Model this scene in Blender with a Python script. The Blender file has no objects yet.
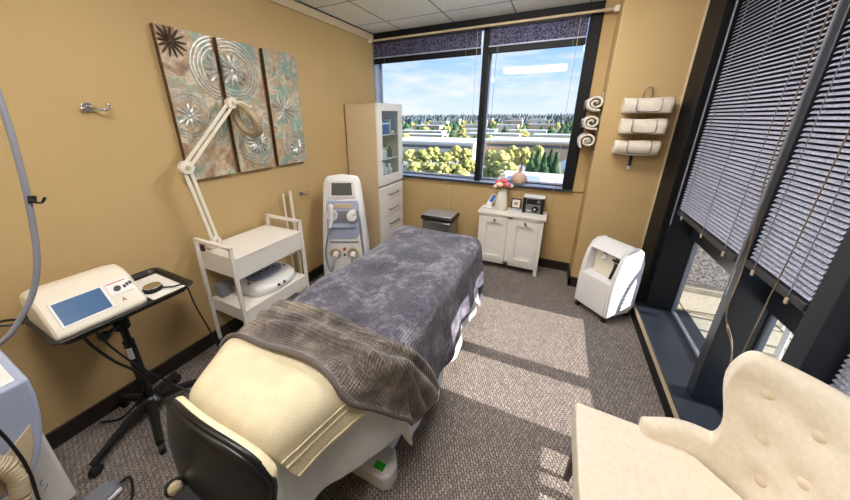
import bpy, bmesh, math, random
from mathutils import Vector, Matrix, noise
random.seed(7)
PI = math.pi
SC = bpy.context.scene
COL = SC.collection
def lin(r, g, b):
    f = lambda c: (c/12.92 if c <= .04045 else ((c+.055)/1.055)**2.4)
    return (f(r/255), f(g/255), f(b/255), 1)

# ------------------------------------------------------------------ camera
cam = bpy.data.cameras.new('camera'); cam_o = bpy.data.objects.new('camera', cam); COL.objects.link(cam_o)
YAW, PITCH, ROLL, FPX, PX, PY = 0.459060421, -0.327345002, 0.00369225432, 293.637324, 408.869334, 216.862269
cam.sensor_fit = 'HORIZONTAL'; cam.sensor_width = 36; cam.lens = FPX/850*36
cam.shift_x = (425-PX)/850; cam.shift_y = (PY-250)/850
cam.clip_start = .02; cam.clip_end = 6000
Rm = Matrix.Rotation(YAW, 4, 'Z') @ Matrix.Rotation(PITCH, 4, 'X') @ Matrix.Rotation(ROLL, 4, 'Y')
cam_o.matrix_world = Matrix.Translation((0, 0, 1.62)) @ Rm @ Matrix.Rotation(PI/2, 4, 'X')
SC.camera = cam_o

# ------------------------------------------------------------------ sky, sun, exposure
SC.view_settings.view_transform = 'Standard'; SC.view_settings.look = 'None'
SC.view_settings.exposure = 0.0; SC.view_settings.gamma = 1.0
SKY_STRENGTH, SUN_STRENGTH, LAMP_STRENGTH = 1.4, 13.0, 27.0
SUN_EL, SUN_AZ = math.radians(20.8), math.radians(1.5)
w = bpy.data.worlds.new('sky'); SC.world = w; w.use_nodes = True
nt = w.node_tree; nt.nodes.clear()
N = lambda t: nt.nodes.new(t)
out = N('ShaderNodeOutputWorld'); bg = N('ShaderNodeBackground'); bg.inputs[1].default_value = SKY_STRENGTH
tc = N('ShaderNodeTexCoord'); sep = N('ShaderNodeSeparateXYZ'); nt.links.new(tc.outputs['Generated'], sep.inputs[0])
rp = N('ShaderNodeValToRGB'); nt.links.new(sep.outputs[2], rp.inputs[0])
e = rp.color_ramp.elements
e[0].position = 0.0; e[0].color = lin(206, 222, 238)
e[1].position = .45; e[1].color = lin(92, 146, 214)
k = e.new(.09); k.color = lin(176, 206, 238)
k = e.new(.22); k.color = lin(134, 184, 236)
mp = N('ShaderNodeMapping'); mp.inputs['Scale'].default_value = (2.2, 2.2, 9.0); mp.inputs['Location'].default_value = (.3, .1, .2)
nt.links.new(tc.outputs['Generated'], mp.inputs[0])
ns = N('ShaderNodeTexNoise'); ns.inputs['Scale'].default_value = 2.6; ns.inputs['Detail'].default_value = 7; ns.inputs['Roughness'].default_value = .55
nt.links.new(mp.outputs[0], ns.inputs['Vector'])
cr = N('ShaderNodeValToRGB'); cr.color_ramp.elements[0].position = .44; cr.color_ramp.elements[1].position = .68
nt.links.new(ns.outputs['Fac'], cr.inputs[0])
mx = N('ShaderNodeMix'); mx.data_type = 'RGBA'
nt.links.new(cr.outputs[0], mx.inputs['Factor']); nt.links.new(rp.outputs[0], mx.inputs['A']); mx.inputs['B'].default_value = lin(216, 223, 232)
nt.links.new(mx.outputs['Result'], bg.inputs[0]); nt.links.new(bg.outputs[0], out.inputs[0])
sl = bpy.data.lights.new('sun', 'SUN'); sl.energy = SUN_STRENGTH; sl.angle = .009; sl.color = (1, .93, .84)
so = bpy.data.objects.new('sun', sl); COL.objects.link(so)
d = Vector((-math.cos(SUN_EL)*math.cos(SUN_AZ), -math.cos(SUN_EL)*math.sin(SUN_AZ), -math.sin(SUN_EL)))
so.rotation_euler = d.to_track_quat('-Z', 'Y').to_euler(); so.location = (30, 0, 14)

# ------------------------------------------------------------------ materials
class NB:
    def __init__(s, name):
        s.m = bpy.data.materials.new(name); s.m.use_nodes = True; s.t = s.m.node_tree; s.t.nodes.clear()
        s.o = s.n('ShaderNodeOutputMaterial')
    def n(s, t, **kw):
        x = s.t.nodes.new(t)
        for k, v in kw.items():
            if hasattr(x, k): setattr(x, k, v)
        return x
    def l(s, a, b): s.t.links.new(a, b)
    def math(s, op, a, b=None, c=None):
        x = s.n('ShaderNodeMath', operation=op)
        for i, v in enumerate((a, b, c)):
            if v is None: continue
            if isinstance(v, (int, float)): x.inputs[i].default_value = v
            else: s.l(v, x.inputs[i])
        return x.outputs[0]
    def mix(s, f, a, b, blend='MIX'):
        x = s.n('ShaderNodeMix', data_type='RGBA'); x.blend_type = blend
        for key, v in (('Factor', f), ('A', a), ('B', b)):
            if isinstance(v, (int, float, tuple)): x.inputs[key].default_value = v
            else: s.l(v, x.inputs[key])
        return x.outputs['Result']
    def ramp(s, f, stops):
        x = s.n('ShaderNodeValToRGB'); s.l(f, x.inputs[0]); el = x.color_ramp.elements
        el[0].position, el[0].color = stops[0]; el[1].position, el[1].color = stops[-1]
        for p, c in stops[1:-1]: q = el.new(p); q.color = c
        return x.outputs[0]
    def noise(s, scale, detail=4, rough=.5, vec=None, dist=0):
        x = s.n('ShaderNodeTexNoise'); x.inputs['Scale'].default_value = scale; x.inputs['Detail'].default_value = detail
        x.inputs['Roughness'].default_value = rough; x.inputs['Distortion'].default_value = dist
        s.l(vec if vec is not None else s.obj(), x.inputs['Vector']); return x.outputs['Fac']
    def obj(s):
        if not hasattr(s, '_tc'): s._tc = s.n('ShaderNodeTexCoord')
        return s._tc.outputs['Object']
    def uv(s):
        s.obj(); return s._tc.outputs['UV']
    def xyz(s, v):
        x = s.n('ShaderNodeSeparateXYZ'); s.l(v, x.inputs[0]); return x.outputs
    def pbr(s, col, rough=.6, metal=0, spec=.5, bump=None, bs=.3, bd=.01, **kw):
        p = s.n('ShaderNodeBsdfPrincipled')
        for key, v in (('Base Color', col), ('Roughness', rough), ('Metallic', metal), ('Specular IOR Level', spec)):
            if isinstance(v, (int, float, tuple)): p.inputs[key].default_value = v
            else: s.l(v, p.inputs[key])
        for key, v in kw.items(): p.inputs[key.replace('_', ' ')].default_value = v
        if bump is not None:
            b = s.n('ShaderNodeBump'); b.inputs['Strength'].default_value = bs; b.inputs['Distance'].default_value = bd
            s.l(bump, b.inputs['Height']); s.l(b.outputs[0], p.inputs['Normal'])
        s.l(p.outputs[0], s.o.inputs[0]); return s.m
def pm(name, col, rough=.6, metal=0, var=.08, vs=6, bs=0, bscale=80, spec=.5, bd=.004, **kw):
    b = NB(name); c = lin(*col)
    lo = tuple(max(0, x*(1-var)) for x in c[:3])+(1,); hi = tuple(min(1, x*(1+var)) for x in c[:3])+(1,)
    colr = b.ramp(b.noise(vs), [(.3, lo), (.7, hi)])
    return b.pbr(colr, rough, metal, spec, b.noise(bscale, 3) if bs else None, bs, bd, **kw)
def emis(name, col, st):
    b = NB(name); x = b.n('ShaderNodeEmission'); x.inputs[0].default_value = lin(*col); x.inputs[1].default_value = st
    b.l(x.outputs[0], b.o.inputs[0]); return b.m
def glass(name, tint=(1, 1, 1, 1), refl=1.0):
    b = NB(name); t = b.n('ShaderNodeBsdfTransparent'); t.inputs[0].default_value = tint
    g = b.n('ShaderNodeBsdfGlossy'); g.inputs['Roughness'].default_value = .01
    f = b.n('ShaderNodeFresnel'); ge = b.n('ShaderNodeNewGeometry')
    b.l(b.math('ADD', 1.45, b.math('MULTIPLY', ge.outputs['Backfacing'], 1/1.45-1.45)), f.inputs[0])
    m = b.n('ShaderNodeMixShader'); b.l(b.math('MULTIPLY', f.outputs[0], refl), m.inputs[0])
    b.l(t.outputs[0], m.inputs[1]); b.l(g.outputs[0], m.inputs[2]); b.l(m.outputs[0], b.o.inputs[0]); return b.m
M = {}
M['wall'] = pm('wall_paint', (192, 165, 118), .75, var=.03, vs=2, bs=.12, bscale=160, spec=.2)
M['beige'] = pm('beige_trim', (206, 188, 158), .5, var=.03)
M['black'] = pm('black_frame', (17, 18, 21), .55, var=.1, spec=.25)
M['blackblue'] = pm('black_blue_frame', (36, 41, 50), .3, var=.1)
M['sill'] = pm('glossy_black_sill', (44, 52, 66), .1, var=.05, spec=.9)
M['rubber'] = pm('black_rubber', (20, 20, 21), .6, var=.1)
M['plast_black'] = pm('black_plastic', (24, 24, 25), .32, var=.1)
M['base'] = pm('dark_baseboard', (38, 30, 26), .5, var=.1)
M['white'] = pm('white_lacquer', (236, 231, 224), .38, var=.02)
M['whiteplast'] = pm('white_plastic', (236, 235, 236), .35, var=.02)
M['cream_plast'] = pm('cream_plastic', (234, 227, 212), .4, var=.03)
M['panelwood'] = pm('cream_laminate', (210, 190, 156), .5, var=.03)
M['chrome'] = pm('chrome', (205, 205, 205), .18, 1, var=.03)
M['steel'] = pm('brushed_steel', (150, 148, 148), .3, 1, var=.06)
M['grey'] = pm('grey_plastic', (128, 130, 140), .45, var=.05)
M['bluegrey'] = pm('blue_grey_plastic', (168, 178, 206), .4, var=.05)
M['screen_off'] = pm('grey_screen', (92, 94, 96), .15, var=.06)
M['screen_blue'] = pm('blue_screen', (70, 104, 148), .18, var=.05)
M['red'] = pm('red_plastic', (200, 40, 40), .4)
M['green'] = pm('green_sticker', (60, 205, 60), .5)
M['blue'] = pm('blue_card', (30, 90, 185), .5)
M['paper'] = pm('paper_label', (238, 236, 230), .7)
M['dark'] = pm('dark_grey', (52, 52, 56), .5)
M['tan'] = pm('tan_plastic', (196, 180, 152), .5)
M['darkwood'] = pm('espresso_wood', (48, 34, 26), .4, var=.2)
M['glass'] = glass('window_glass')
M['glass_cab'] = glass('cabinet_glass', (.9, .95, .95, 1))
M['lens'] = glass('lens_glass', (.96, .98, .98, 1))
M['linen'] = pm('upholstery_linen', (240, 230, 213), .85, var=.05, vs=60, bs=.25, bscale=420, spec=.15, bd=.002)
M['button'] = pm('upholstered_button', (234, 221, 198), .8, var=.05, bs=.2, bscale=400, spec=.15)
M['terry'] = pm('cream_terry', (242, 229, 196), .95, var=.06, vs=14, bs=.9, bscale=340, spec=.05, bd=.006)
M['terry_white'] = pm('white_terry', (236, 226, 210), .95, var=.05, vs=20, bs=.9, bscale=300, spec=.05, bd=.006)
M['sheet'] = pm('white_sheet', (226, 231, 234), .8, var=.03, vs=8, bs=.3, bscale=22, spec=.15, bd=.01)
M['cushion'] = pm('cream_vinyl', (236, 222, 186), .5, var=.04)
M['concrete'] = pm('patio_concrete', (196, 194, 184), .9, var=.12, vs=9, bs=.3, bscale=90)

def carpet():
    b = NB('woven_carpet'); v = b.obj(); x, y, z = b.xyz(v)
    br = b.n('ShaderNodeTexBrick'); br.offset = .5; br.inputs['Scale'].default_value = 1
    br.inputs['Brick Width'].default_value = .023; br.inputs['Row Height'].default_value = .0135; br.inputs['Mortar Size'].default_value = .0036
    br.inputs['Mortar Smooth'].default_value = .6; br.inputs['Bias'].default_value = -.1
    br.inputs['Color1'].default_value = lin(186, 175, 166); br.inputs['Color2'].default_value = lin(124, 115, 110); br.inputs['Mortar'].default_value = lin(50, 46, 48)
    rot = b.n('ShaderNodeMapping'); rot.inputs['Rotation'].default_value = (0, 0, math.radians(62)); b.l(v, rot.inputs[0])
    wob = b.n('ShaderNodeTexNoise'); wob.inputs['Scale'].default_value = 60; b.l(v, wob.inputs['Vector'])
    mv = b.n('ShaderNodeVectorMath', operation='MULTIPLY_ADD'); mv.inputs[1].default_value = (.016, .016, 0)
    b.l(wob.outputs['Color'], mv.inputs[0]); b.l(rot.outputs[0], mv.inputs[2])
    b.l(mv.outputs[0], br.inputs['Vector'])
    c = b.mix(.4, br.outputs['Color'], b.ramp(b.noise(300, 2), [(.3, lin(74, 68, 66)), (.7, lin(186, 174, 166))]))
    return b.pbr(c, .95, 0, .08, b.math('SUBTRACT', 1, br.outputs['Fac']), .6, .006)
M['carpet'] = carpet()
def ceiling_tile():
    b = NB('ceiling_tile'); v = b.obj(); x, y, z = b.xyz(v)
    def line(c, off):
        f = b.math('FRACT', b.math('DIVIDE', b.math('ADD', c, off), .61))
        a = b.math('ABSOLUTE', b.math('SUBTRACT', f, .5)); return b.math('GREATER_THAN', a, .488)
    g = b.math('MAXIMUM', line(x, 1.74+6.1), line(y, -3.01+6.1))
    sp = b.ramp(b.noise(170, 3, .7), [(.34, lin(190, 190, 189)), (.5, lin(246, 247, 247))])
    c = b.mix(g, sp, lin(150, 149, 149))
    return b.pbr(c, .9, 0, .1, b.noise(170, 3, .7), .4, .004)
M['ceiling'] = ceiling_tile()
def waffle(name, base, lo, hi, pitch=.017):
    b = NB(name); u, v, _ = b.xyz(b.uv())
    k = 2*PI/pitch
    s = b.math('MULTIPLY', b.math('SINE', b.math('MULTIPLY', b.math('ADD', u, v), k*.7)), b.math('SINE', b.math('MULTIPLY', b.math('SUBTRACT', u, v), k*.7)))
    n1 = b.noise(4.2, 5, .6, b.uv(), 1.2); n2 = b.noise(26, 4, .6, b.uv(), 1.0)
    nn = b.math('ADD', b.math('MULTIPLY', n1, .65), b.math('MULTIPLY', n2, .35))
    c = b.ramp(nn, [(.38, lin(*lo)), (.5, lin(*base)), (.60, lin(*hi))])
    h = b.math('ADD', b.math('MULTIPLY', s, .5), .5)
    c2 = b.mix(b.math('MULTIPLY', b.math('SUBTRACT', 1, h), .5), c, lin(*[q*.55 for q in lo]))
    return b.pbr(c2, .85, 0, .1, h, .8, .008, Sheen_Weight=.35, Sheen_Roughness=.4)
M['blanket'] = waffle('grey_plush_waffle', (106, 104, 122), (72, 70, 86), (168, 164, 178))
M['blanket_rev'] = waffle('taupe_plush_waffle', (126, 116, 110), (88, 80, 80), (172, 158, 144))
def canvas(name, seed):
    b = NB(name); mpn = b.n('ShaderNodeMapping'); mpn.inputs['Location'].default_value = (seed*3.1, seed*1.7, seed*.9); b.l(b.obj(), mpn.inputs[0])
    v = mpn.outputs[0]
    a = b.noise(4.2, 6, .6, v, 1.5); c = b.noise(9, 5, .65, v, .8); x, y, z = b.xyz(v)
    base = b.ramp(a, [(.3, lin(96, 74, 64)), (.42, lin(160, 130, 108)), (.5, lin(214, 200, 178)), (.58, lin(130, 158, 150)), (.7, lin(216, 208, 190))])
    base = b.mix(b.ramp(c, [(.45, (0, 0, 0, 1)), (.62, (1, 1, 1, 1))]), base, lin(176, 150, 116))
    base = b.mix(b.ramp(b.noise(3.2, 4, .5, v, 2), [(.55, (0, 0, 0, 1)), (.66, (.8, .8, .8, 1))]), base, lin(112, 158, 152))
    base = b.mix(b.ramp(b.noise(5, 5, .7, v, .3), [(.58, (0, 0, 0, 1)), (.7, (.8, .8, .8, 1))]), base, lin(196, 188, 176))
    return b.pbr(base, .45, 0, .4, b.noise(60, 4, .6, v), .4, .004)
def pebble():
    b = NB('pebble_dash'); vo = b.n('ShaderNodeTexVoronoi'); vo.inputs['Scale'].default_value = 80; b.l(b.obj(), vo.inputs['Vector'])
    hs = b.n('ShaderNodeSeparateColor'); b.l(vo.outputs['Color'], hs.inputs[0])
    c = b.ramp(hs.outputs[0], [(0, lin(120, 124, 136)), (.5, lin(176, 180, 190)), (1, lin(228, 230, 236))])
    return b.pbr(c, .8, 0, .3, vo.outputs['Distance'], -.8, .02)
M['pebble'] = pebble()
def pavers():
    b = NB('concrete_pavers'); br = b.n('ShaderNodeTexBrick'); br.offset = 0
    br.inputs['Scale'].default_value = 1; br.inputs['Brick Width'].default_value = .61; br.inputs['Row Height'].default_value = .61; br.inputs['Mortar Size'].default_value = .008
    br.inputs['Color1'].default_value = lin(205, 203, 190); br.inputs['Color2'].default_value = lin(188, 188, 176); br.inputs['Mortar'].default_value = lin(86, 88, 70)
    b.l(b.obj(), br.inputs['Vector'])
    c = b.mix(b.ramp(b.noise(40, 3), [(.35, (0, 0, 0, 1)), (.75, (.35, .35, .35, 1))]), br.outputs['Color'], lin(120, 118, 108))
    return b.pbr(c, .9, 0, .1, br.outputs['Fac'], -.4, .01)
M['pavers'] = pavers()
def slatmat(name, a, c, rough=.35, metal=.5, sc=220):
    b = NB(name); col = b.mix(b.ramp(b.noise(sc, 2, .6), [(.4, (0, 0, 0, 1)), (.6, (1, 1, 1, 1))]), lin(*a), lin(*c))
    return b.pbr(col, rough, metal, .5)
M['slat'] = slatmat('perforated_slats', (140, 143, 164), (190, 193, 214), .4, .1, 160)
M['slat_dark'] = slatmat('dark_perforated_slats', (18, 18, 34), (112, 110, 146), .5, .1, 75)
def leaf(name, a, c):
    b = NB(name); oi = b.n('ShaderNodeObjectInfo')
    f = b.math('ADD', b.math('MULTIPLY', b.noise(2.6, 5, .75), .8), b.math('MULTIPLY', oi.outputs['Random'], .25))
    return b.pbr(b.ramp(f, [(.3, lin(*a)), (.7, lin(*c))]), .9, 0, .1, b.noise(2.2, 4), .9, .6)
M['leaf_yellow'] = leaf('hazy_autumn_leaves', (120, 130, 74), (206, 198, 128))  # yellow-green leaves, paled to put distance haze into the colour
M['leaf_green'] = leaf('conifer_needles', (30, 62, 50), (84, 120, 84))
M['leaf_far_hazy'] = leaf('hazy_far_forest', (74, 92, 106), (118, 130, 134))  # blue-grey tint is air haze painted into the trees
M['bark'] = pm('bark', (80, 66, 54), .9, var=.2)
def ground():
    b = NB('town_ground'); 
    c = b.ramp(b.noise(.02, 6, .7), [(.3, lin(104, 122, 88)), (.45, lin(150, 158, 112)), (.58, lin(160, 164, 166)), (.7, lin(108, 128, 104))])
    return b.pbr(c, .95, 0, .05)
M['ground'] = ground()
M['roof_white'] = pm('pale_roof', (226, 230, 236), .8, var=.06, vs=.2)
M['wall_pale'] = pm('pale_facade', (206, 198, 190), .8, var=.1, vs=.2)
M['wall_tan'] = pm('tan_facade', (196, 168, 148), .8, var=.1, vs=.2)
M['window_dark'] = pm('dark_window_band', (84, 92, 104), .3)
M['asphalt'] = pm('asphalt', (170, 174, 182), .9, var=.08, vs=.1)

# ------------------------------------------------------------------ builders
ROOT = {}
def tag(o, label=None, cat=None, group=None, kind=None):
    if label: o['label'] = label
    if cat: o['category'] = cat
    if group: o['group'] = group
    if kind: o['kind'] = kind
    return o
def thing(name, label, cat, loc=(0, 0, 0), rz=0, group=None):
    o = bpy.data.objects.new(name, None); COL.objects.link(o); o.empty_display_size = .1
    o.location = loc; o.rotation_euler = (0, 0, rz)
    ROOT[o] = (Matrix.Translation(loc) @ Matrix.Rotation(rz, 4, 'Z'))
    return tag(o, label, cat, group)
def dup(o, parent=None):
    c = o.copy(); COL.objects.link(c)
    if parent is not None: c.parent = parent
    for ch in list(o.children): dup(ch, c)
    return c
class MB:
    def __init__(s): s.bm = bmesh.new(); s.uvs = {}
    def box(s, x0, x1, y0, y1, z0, z1, mat=None):
        r = bmesh.ops.create_cube(s.bm, size=1)
        m = Matrix.Translation(((x0+x1)/2, (y0+y1)/2, (z0+z1)/2)) @ Matrix.Diagonal((abs(x1-x0), abs(y1-y0), abs(z1-z0), 1))
        bmesh.ops.transform(s.bm, matrix=(mat @ m) if mat else m, verts=r['verts']); return s
    def cyl(s, p0, p1, r0, r1=None, seg=20, caps=True):
        p0, p1 = Vector(p0), Vector(p1); dv = p1-p0
        r = bmesh.ops.create_cone(s.bm, cap_ends=caps, segments=seg, radius1=r0, radius2=r0 if r1 is None else r1, depth=dv.length)
        q = dv.to_track_quat('Z', 'Y').to_matrix().to_4x4()
        bmesh.ops.transform(s.bm, matrix=Matrix.Translation((p0+p1)/2) @ q, verts=r['verts']); return s
    def ball(s, c, r, seg=16, mat=None):
        r = (r, r, r) if isinstance(r, (int, float)) else r
        v = bmesh.ops.create_uvsphere(s.bm, u_segments=seg, v_segments=max(6, seg//2), radius=1)['verts']
        m = Matrix.Translation(c) @ (mat or Matrix()) @ Matrix.Diagonal((*r, 1)); bmesh.ops.transform(s.bm, matrix=m, verts=v); return s
    def ico(s, c, r, sub=2):
        v = bmesh.ops.create_icosphere(s.bm, subdivisions=sub, radius=1)['verts']
        r = (r, r, r) if isinstance(r, (int, float)) else r
        bmesh.ops.transform(s.bm, matrix=Matrix.Translation(c) @ Matrix.Diagonal((*r, 1)), verts=v); return v
    def tube(s, pts, r, seg=10, smooth=6, closed=False):
        pts = [Vector(p) for p in pts]
        if smooth and len(pts) > 2:
            n = len(pts); o = []
            for i in range(n if closed else n-1):
                a, b = pts[i], pts[(i+1) % n]
                p = pts[i-1] if (closed or i) else a*2-b; q = pts[(i+2) % n] if (closed or i+2 < n) else b*2-a
                for k in range(smooth):
                    t = k/smooth
                    o.append(.5*((2*a)+(b-p)*t+(2*p-5*a+4*b-q)*t*t+(3*a-p-3*b+q)*t**3))
            if not closed: o.append(pts[-1])
            pts = o
        n = len(pts); rings = []; up = None
        for i, p in enumerate(pts):
            t = (pts[(i+1) % n]-pts[i-1]) if closed else (pts[min(i+1, n-1)]-pts[max(i-1, 0)])
            t.normalize()
            if up is None: up = Vector((0, 0, 1)) if abs(t.z) < .9 else Vector((1, 0, 0))
            x = t.cross(up)
            if x.length < 1e-6: x = t.orthogonal()
            x.normalize(); up = x.cross(t); up.normalize()
            rr = r(i/(n-1)) if callable(r) else r
            rings.append([s.bm.verts.new(p+(x*math.cos(a)+up*math.sin(a))*rr) for a in (2*PI*k/seg for k in range(seg))])
        for i in range(n if closed else n-1):
            A, B = rings[i], rings[(i+1) % n]
            for k in range(seg): s.bm.faces.new((A[k], A[(k+1) % seg], B[(k+1) % seg], B[k]))
        if not closed:
            s.bm.faces.new(rings[0][::-1]); s.bm.faces.new(rings[-1])
        return s
    def lathe(s, prof, c=(0, 0, 0), seg=28, mat=None):
        rings = []; T = Matrix.Translation(c) @ (mat or Matrix())
        for r, z in prof:
            rings.append([s.bm.verts.new(T @ Vector((max(r, 1e-4)*math.cos(a), max(r, 1e-4)*math.sin(a), z))) for a in (2*PI*k/seg for k in range(seg))])
        for A, B in zip(rings, rings[1:]):
            for k in range(seg): s.bm.faces.new((A[k], A[(k+1) % seg], B[(k+1) % seg], B[k]))
        s.bm.faces.new(rings[0][::-1]); s.bm.faces.new(rings[-1]); return s
    def prism(s, pts, vec):
        a = [s.bm.verts.new(Vector(p)) for p in pts]; v = Vector(vec); b = [s.bm.verts.new(Vector(p)+v) for p in pts]
        n = len(a); s.bm.faces.new(a[::-1]); s.bm.faces.new(b)
        for i in range(n): s.bm.faces.new((a[i], a[(i+1) % n], b[(i+1) % n], b[i]))
        return s
    def grid(s, fn, nu, nv, close_v=False, uv=None):
        V = [[s.bm.verts.new(Vector(fn(i/(nu-1), j/(nv-1 if not close_v else nv)))) for j in range(nv)] for i in range(nu)]
        lay = s.bm.loops.layers.uv.verify() if uv else None
        for i in range(nu-1):
            for j in range(nv if close_v else nv-1):
                j2 = (j+1) % nv
                f = s.bm.faces.new((V[i][j], V[i+1][j], V[i+1][j2], V[i][j2]))
                if uv:
                    for lp, (a, b) in zip(f.loops, ((i, j), (i+1, j), (i+1, j+1), (i, j+1))):
                        lp[lay].uv = uv(a/(nu-1), b/(nv-1))
        return V
    def build(s, name, mat, parent=None, bevel=0, seg=2, angle=35, smooth=True, subsurf=0, solid=0, world=True, fixn=True):
        if fixn and not solid: bmesh.ops.recalc_face_normals(s.bm, faces=s.bm.faces)
        me = bpy.data.meshes.new(name)
        if parent is not None and world: s.bm.transform(ROOT[parent].inverted())
        s.bm.to_mesh(me); s.bm.free()
        if smooth:
            for p in me.polygons: p.use_smooth = True
            if angle < 180: me.set_sharp_from_angle(angle=math.radians(angle))
        o = bpy.data.objects.new(name, me); COL.objects.link(o); me.materials.append(mat)
        if parent is not None: o.parent = parent; ROOT[o] = ROOT[parent]
        else: ROOT[o] = Matrix()
        if solid: q = o.modifiers.new('thickness', 'SOLIDIFY'); q.thickness = abs(solid); q.offset = 1 if solid > 0 else -1
        if bevel:
            q = o.modifiers.new('bevel', 'BEVEL'); q.width = bevel; q.segments = seg; q.limit_method = 'ANGLE'; q.angle_limit = math.radians(40); q.harden_normals = False
        if subsurf: q = o.modifiers.new('smooth', 'SUBSURF'); q.levels = q.render_levels = subsurf
        return o
def one(name, mb, mat, label, cat, group=None, **kw):
    return tag(mb.build(name, mat, **kw), label, cat, group)
def struct(name, mb, mat, parent=None, **kw):
    o = mb.build(name, mat, parent, **kw)
    if parent is None: o['kind'] = 'structure'
    return o
def one(name, mb, mat, label, cat, group=None, **kw):
    vs = [v.co for v in mb.bm.verts]
    c = Vector(((min(v.x for v in vs)+max(v.x for v in vs))/2, (min(v.y for v in vs)+max(v.y for v in vs))/2, min(v.z for v in vs)))
    mb.bm.transform(Matrix.Translation(-c))
    o = mb.build(name, mat, **kw); o.location = c; ROOT[o] = Matrix.Translation(c)
    return tag(o, label, cat, group)
# ================================================================== THE ROOM
XL, XR, YB, YR, CH = -2.126, 1.03, 3.36, -1.75, 2.545     # left wall, glass line, back wall, rear wall, ceiling
struct('floor', MB().box(XL-.1, 1.15, YR-.1, YB+.1, -.12, 0), M['carpet'], smooth=False)
struct('ceiling', MB().box(XL-.1, 1.15, YR-.1, YB+.2, CH, CH+.1), M['ceiling'], smooth=False)
struct('wall_left', MB().box(XL-.1, XL, YR-.1, YB+.1, -.1, CH+.05), M['wall'], smooth=False)
struct('wall_rear', MB().box(XL-.1, 1.15, YR-.1, YR, -.1, CH+.05), M['wall'], smooth=False)
WS, WT, WX1 = .895, 2.47, .19                                # back window: sill, head, right end
struct('wall_back', MB().box(XL-.1, 1.15, YB, YB+.18, -.1, WS-.01).box(WX1, 1.15, YB, YB+.18, WS, CH+.05), M['wall'], smooth=False)
struct('wall_corner', MB().box(.30, 1.15, 3.05, YB+.02, -.05, CH+.02), M['wall'], bevel=.006)
struct('trim_1', MB().box(XL-.02, XL+.022, YR, YB-.02, 2.462, 2.532), M['beige'], bevel=.004)
struct('trim_2', MB().box(XL-.02, XL+.014, YR, YB, 2.534, 2.56), M['black'])
struct('trim_3', MB().box(-1.115, -1.108, YB-.004, YB+.01, .1, WS-.002), M['beige'])
struct('trim_6', MB().box(.788, .834, 3.042, 3.056, .10, CH), M['beige'], bevel=.003)
bb = .10
struct('baseboard_left', MB().box(XL-.01, XL+.014, YR, YB, 0, bb), M['base'], bevel=.003)
struct('baseboard_back', MB().box(XL, .30, YB-.014, YB+.01, 0, bb), M['base'], bevel=.003)
struct('baseboard_corner', MB().box(.286, .83, 3.036, 3.06, 0, bb).box(.286, .31, 3.036, YB, 0, bb), M['base'], bevel=.003)
struct('baseboard_rear', MB().box(XL, .77, YR-.01, YR+.014, 0, bb), M['base'], bevel=.003)

# ---- window 1: the back window, two panes in a black frame
M['pale_alu_and_sheen'] = pm('pale_blue_jamb_and_sheen', (176, 188, 212), .35, .2)
w1 = bpy.data.objects.new('window_1', None); COL.objects.link(w1); w1['kind'] = 'structure'; w1.location = (-.97, YB, WS); ROOT[w1] = Matrix.Translation(w1.location)
f = MB()
f.box(XL-.05, WX1+.01, YB-.012, YB+.15, WT, CH+.03)               # head
f.box(.105, WX1+.012, YB-.012, YB+.15, WS, WT+.01)                # right jamb
f.box(XL-.02, .12, YB+.09, YB+.145, WS+.02, WS+.034)
f.build('window_frame', M['black'], w1, bevel=.003)
MB().box(-.812, -.752, YB-.012, YB+.15, WS, WT+.01).build('mullion', M['black'], w1, bevel=.003)
MB().box(XL-.01, WX1+.01, YB-.04, YB+.15, WS-.001, WS+.022).build('window_sill', M['sill'], w1, bevel=.004)
MB().box(XL-.02, .11, YB-.034, YB+.15, WS+.0215, WS+.0255).build('sill_sky_sheen', M['pale_alu_and_sheen'], w1)  # pale strip paints the sky's reflection on the sill
MB().box(XL-.05, XL+.022, YB-.002, YB+.15, WS, WT+.01).build('side_jamb', M['pale_alu_and_sheen'], w1)
for a, b in ((XL+.02, -.80), (-.765, .11)):
    MB().box(a, b, YB+.11, YB+.116, WS+.03, WT+.005).build('pane', M['glass'], w1, smooth=False)
    # light sash bead next to the glass
    MB().box(a, a+.024, YB+.104, YB+.126, WS+.06, WT).box(a, b, YB+.104, YB+.126, WS+.034, WS+.05).build('glazing_bead', M['bluegrey'], w1)

# ---- window 2: the wall of glass on the right
LZ, LX = .142, .77
struct('trim_4', MB().box(LX, 1.12, YR, 2.76, .125, LZ), M['blackblue'], bevel=.003)                # ledge top
struct('trim_5', MB().box(LX+.004, LX+.05, YR, 2.76, .074, .125), M['beige'])                       # pale strip
struct('baseboard_right', MB().box(LX-.002, LX+.05, YR, 2.76, 0, .074), M['black'])
struct('wall_right', MB().box(LX+.05, 1.12, YR, 2.76, -.05, .126).box(.93, 1.12, YR, 3.06, 2.44, CH+.03).box(.85, 1.12, YR, .30, -.05, CH+.03), M['black'], smooth=False)
M['sash'] = pm('grey_sash', (112, 118, 132), .35, .3)
M['cord'] = pm('brown_cord', (128, 110, 92), .7)
w2 = bpy.data.objects.new('window_2', None); COL.objects.link(w2); w2['kind'] = 'structure'; w2.location = (XR, .6, LZ); ROOT[w2] = Matrix.Translation(w2.location)
MB().box(.835, 1.03, 2.70, 3.06, LZ-.005, CH+.02).box(.80, .836, 2.745, 3.055, .0, CH+.02).build('jamb', M['black'], w2, bevel=.003)
MUL = ((1.775, 1.842), (1.295, 1.378), (.30, .38))
for a, b in MUL:
    MB().box(.852, 1.03, a, b, LZ-.003, CH+.02).build('mullion', M['blackblue'], w2, bevel=.003)
edges = [2.70]+[v for ab in MUL for v in (ab[1], ab[0])]
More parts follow.
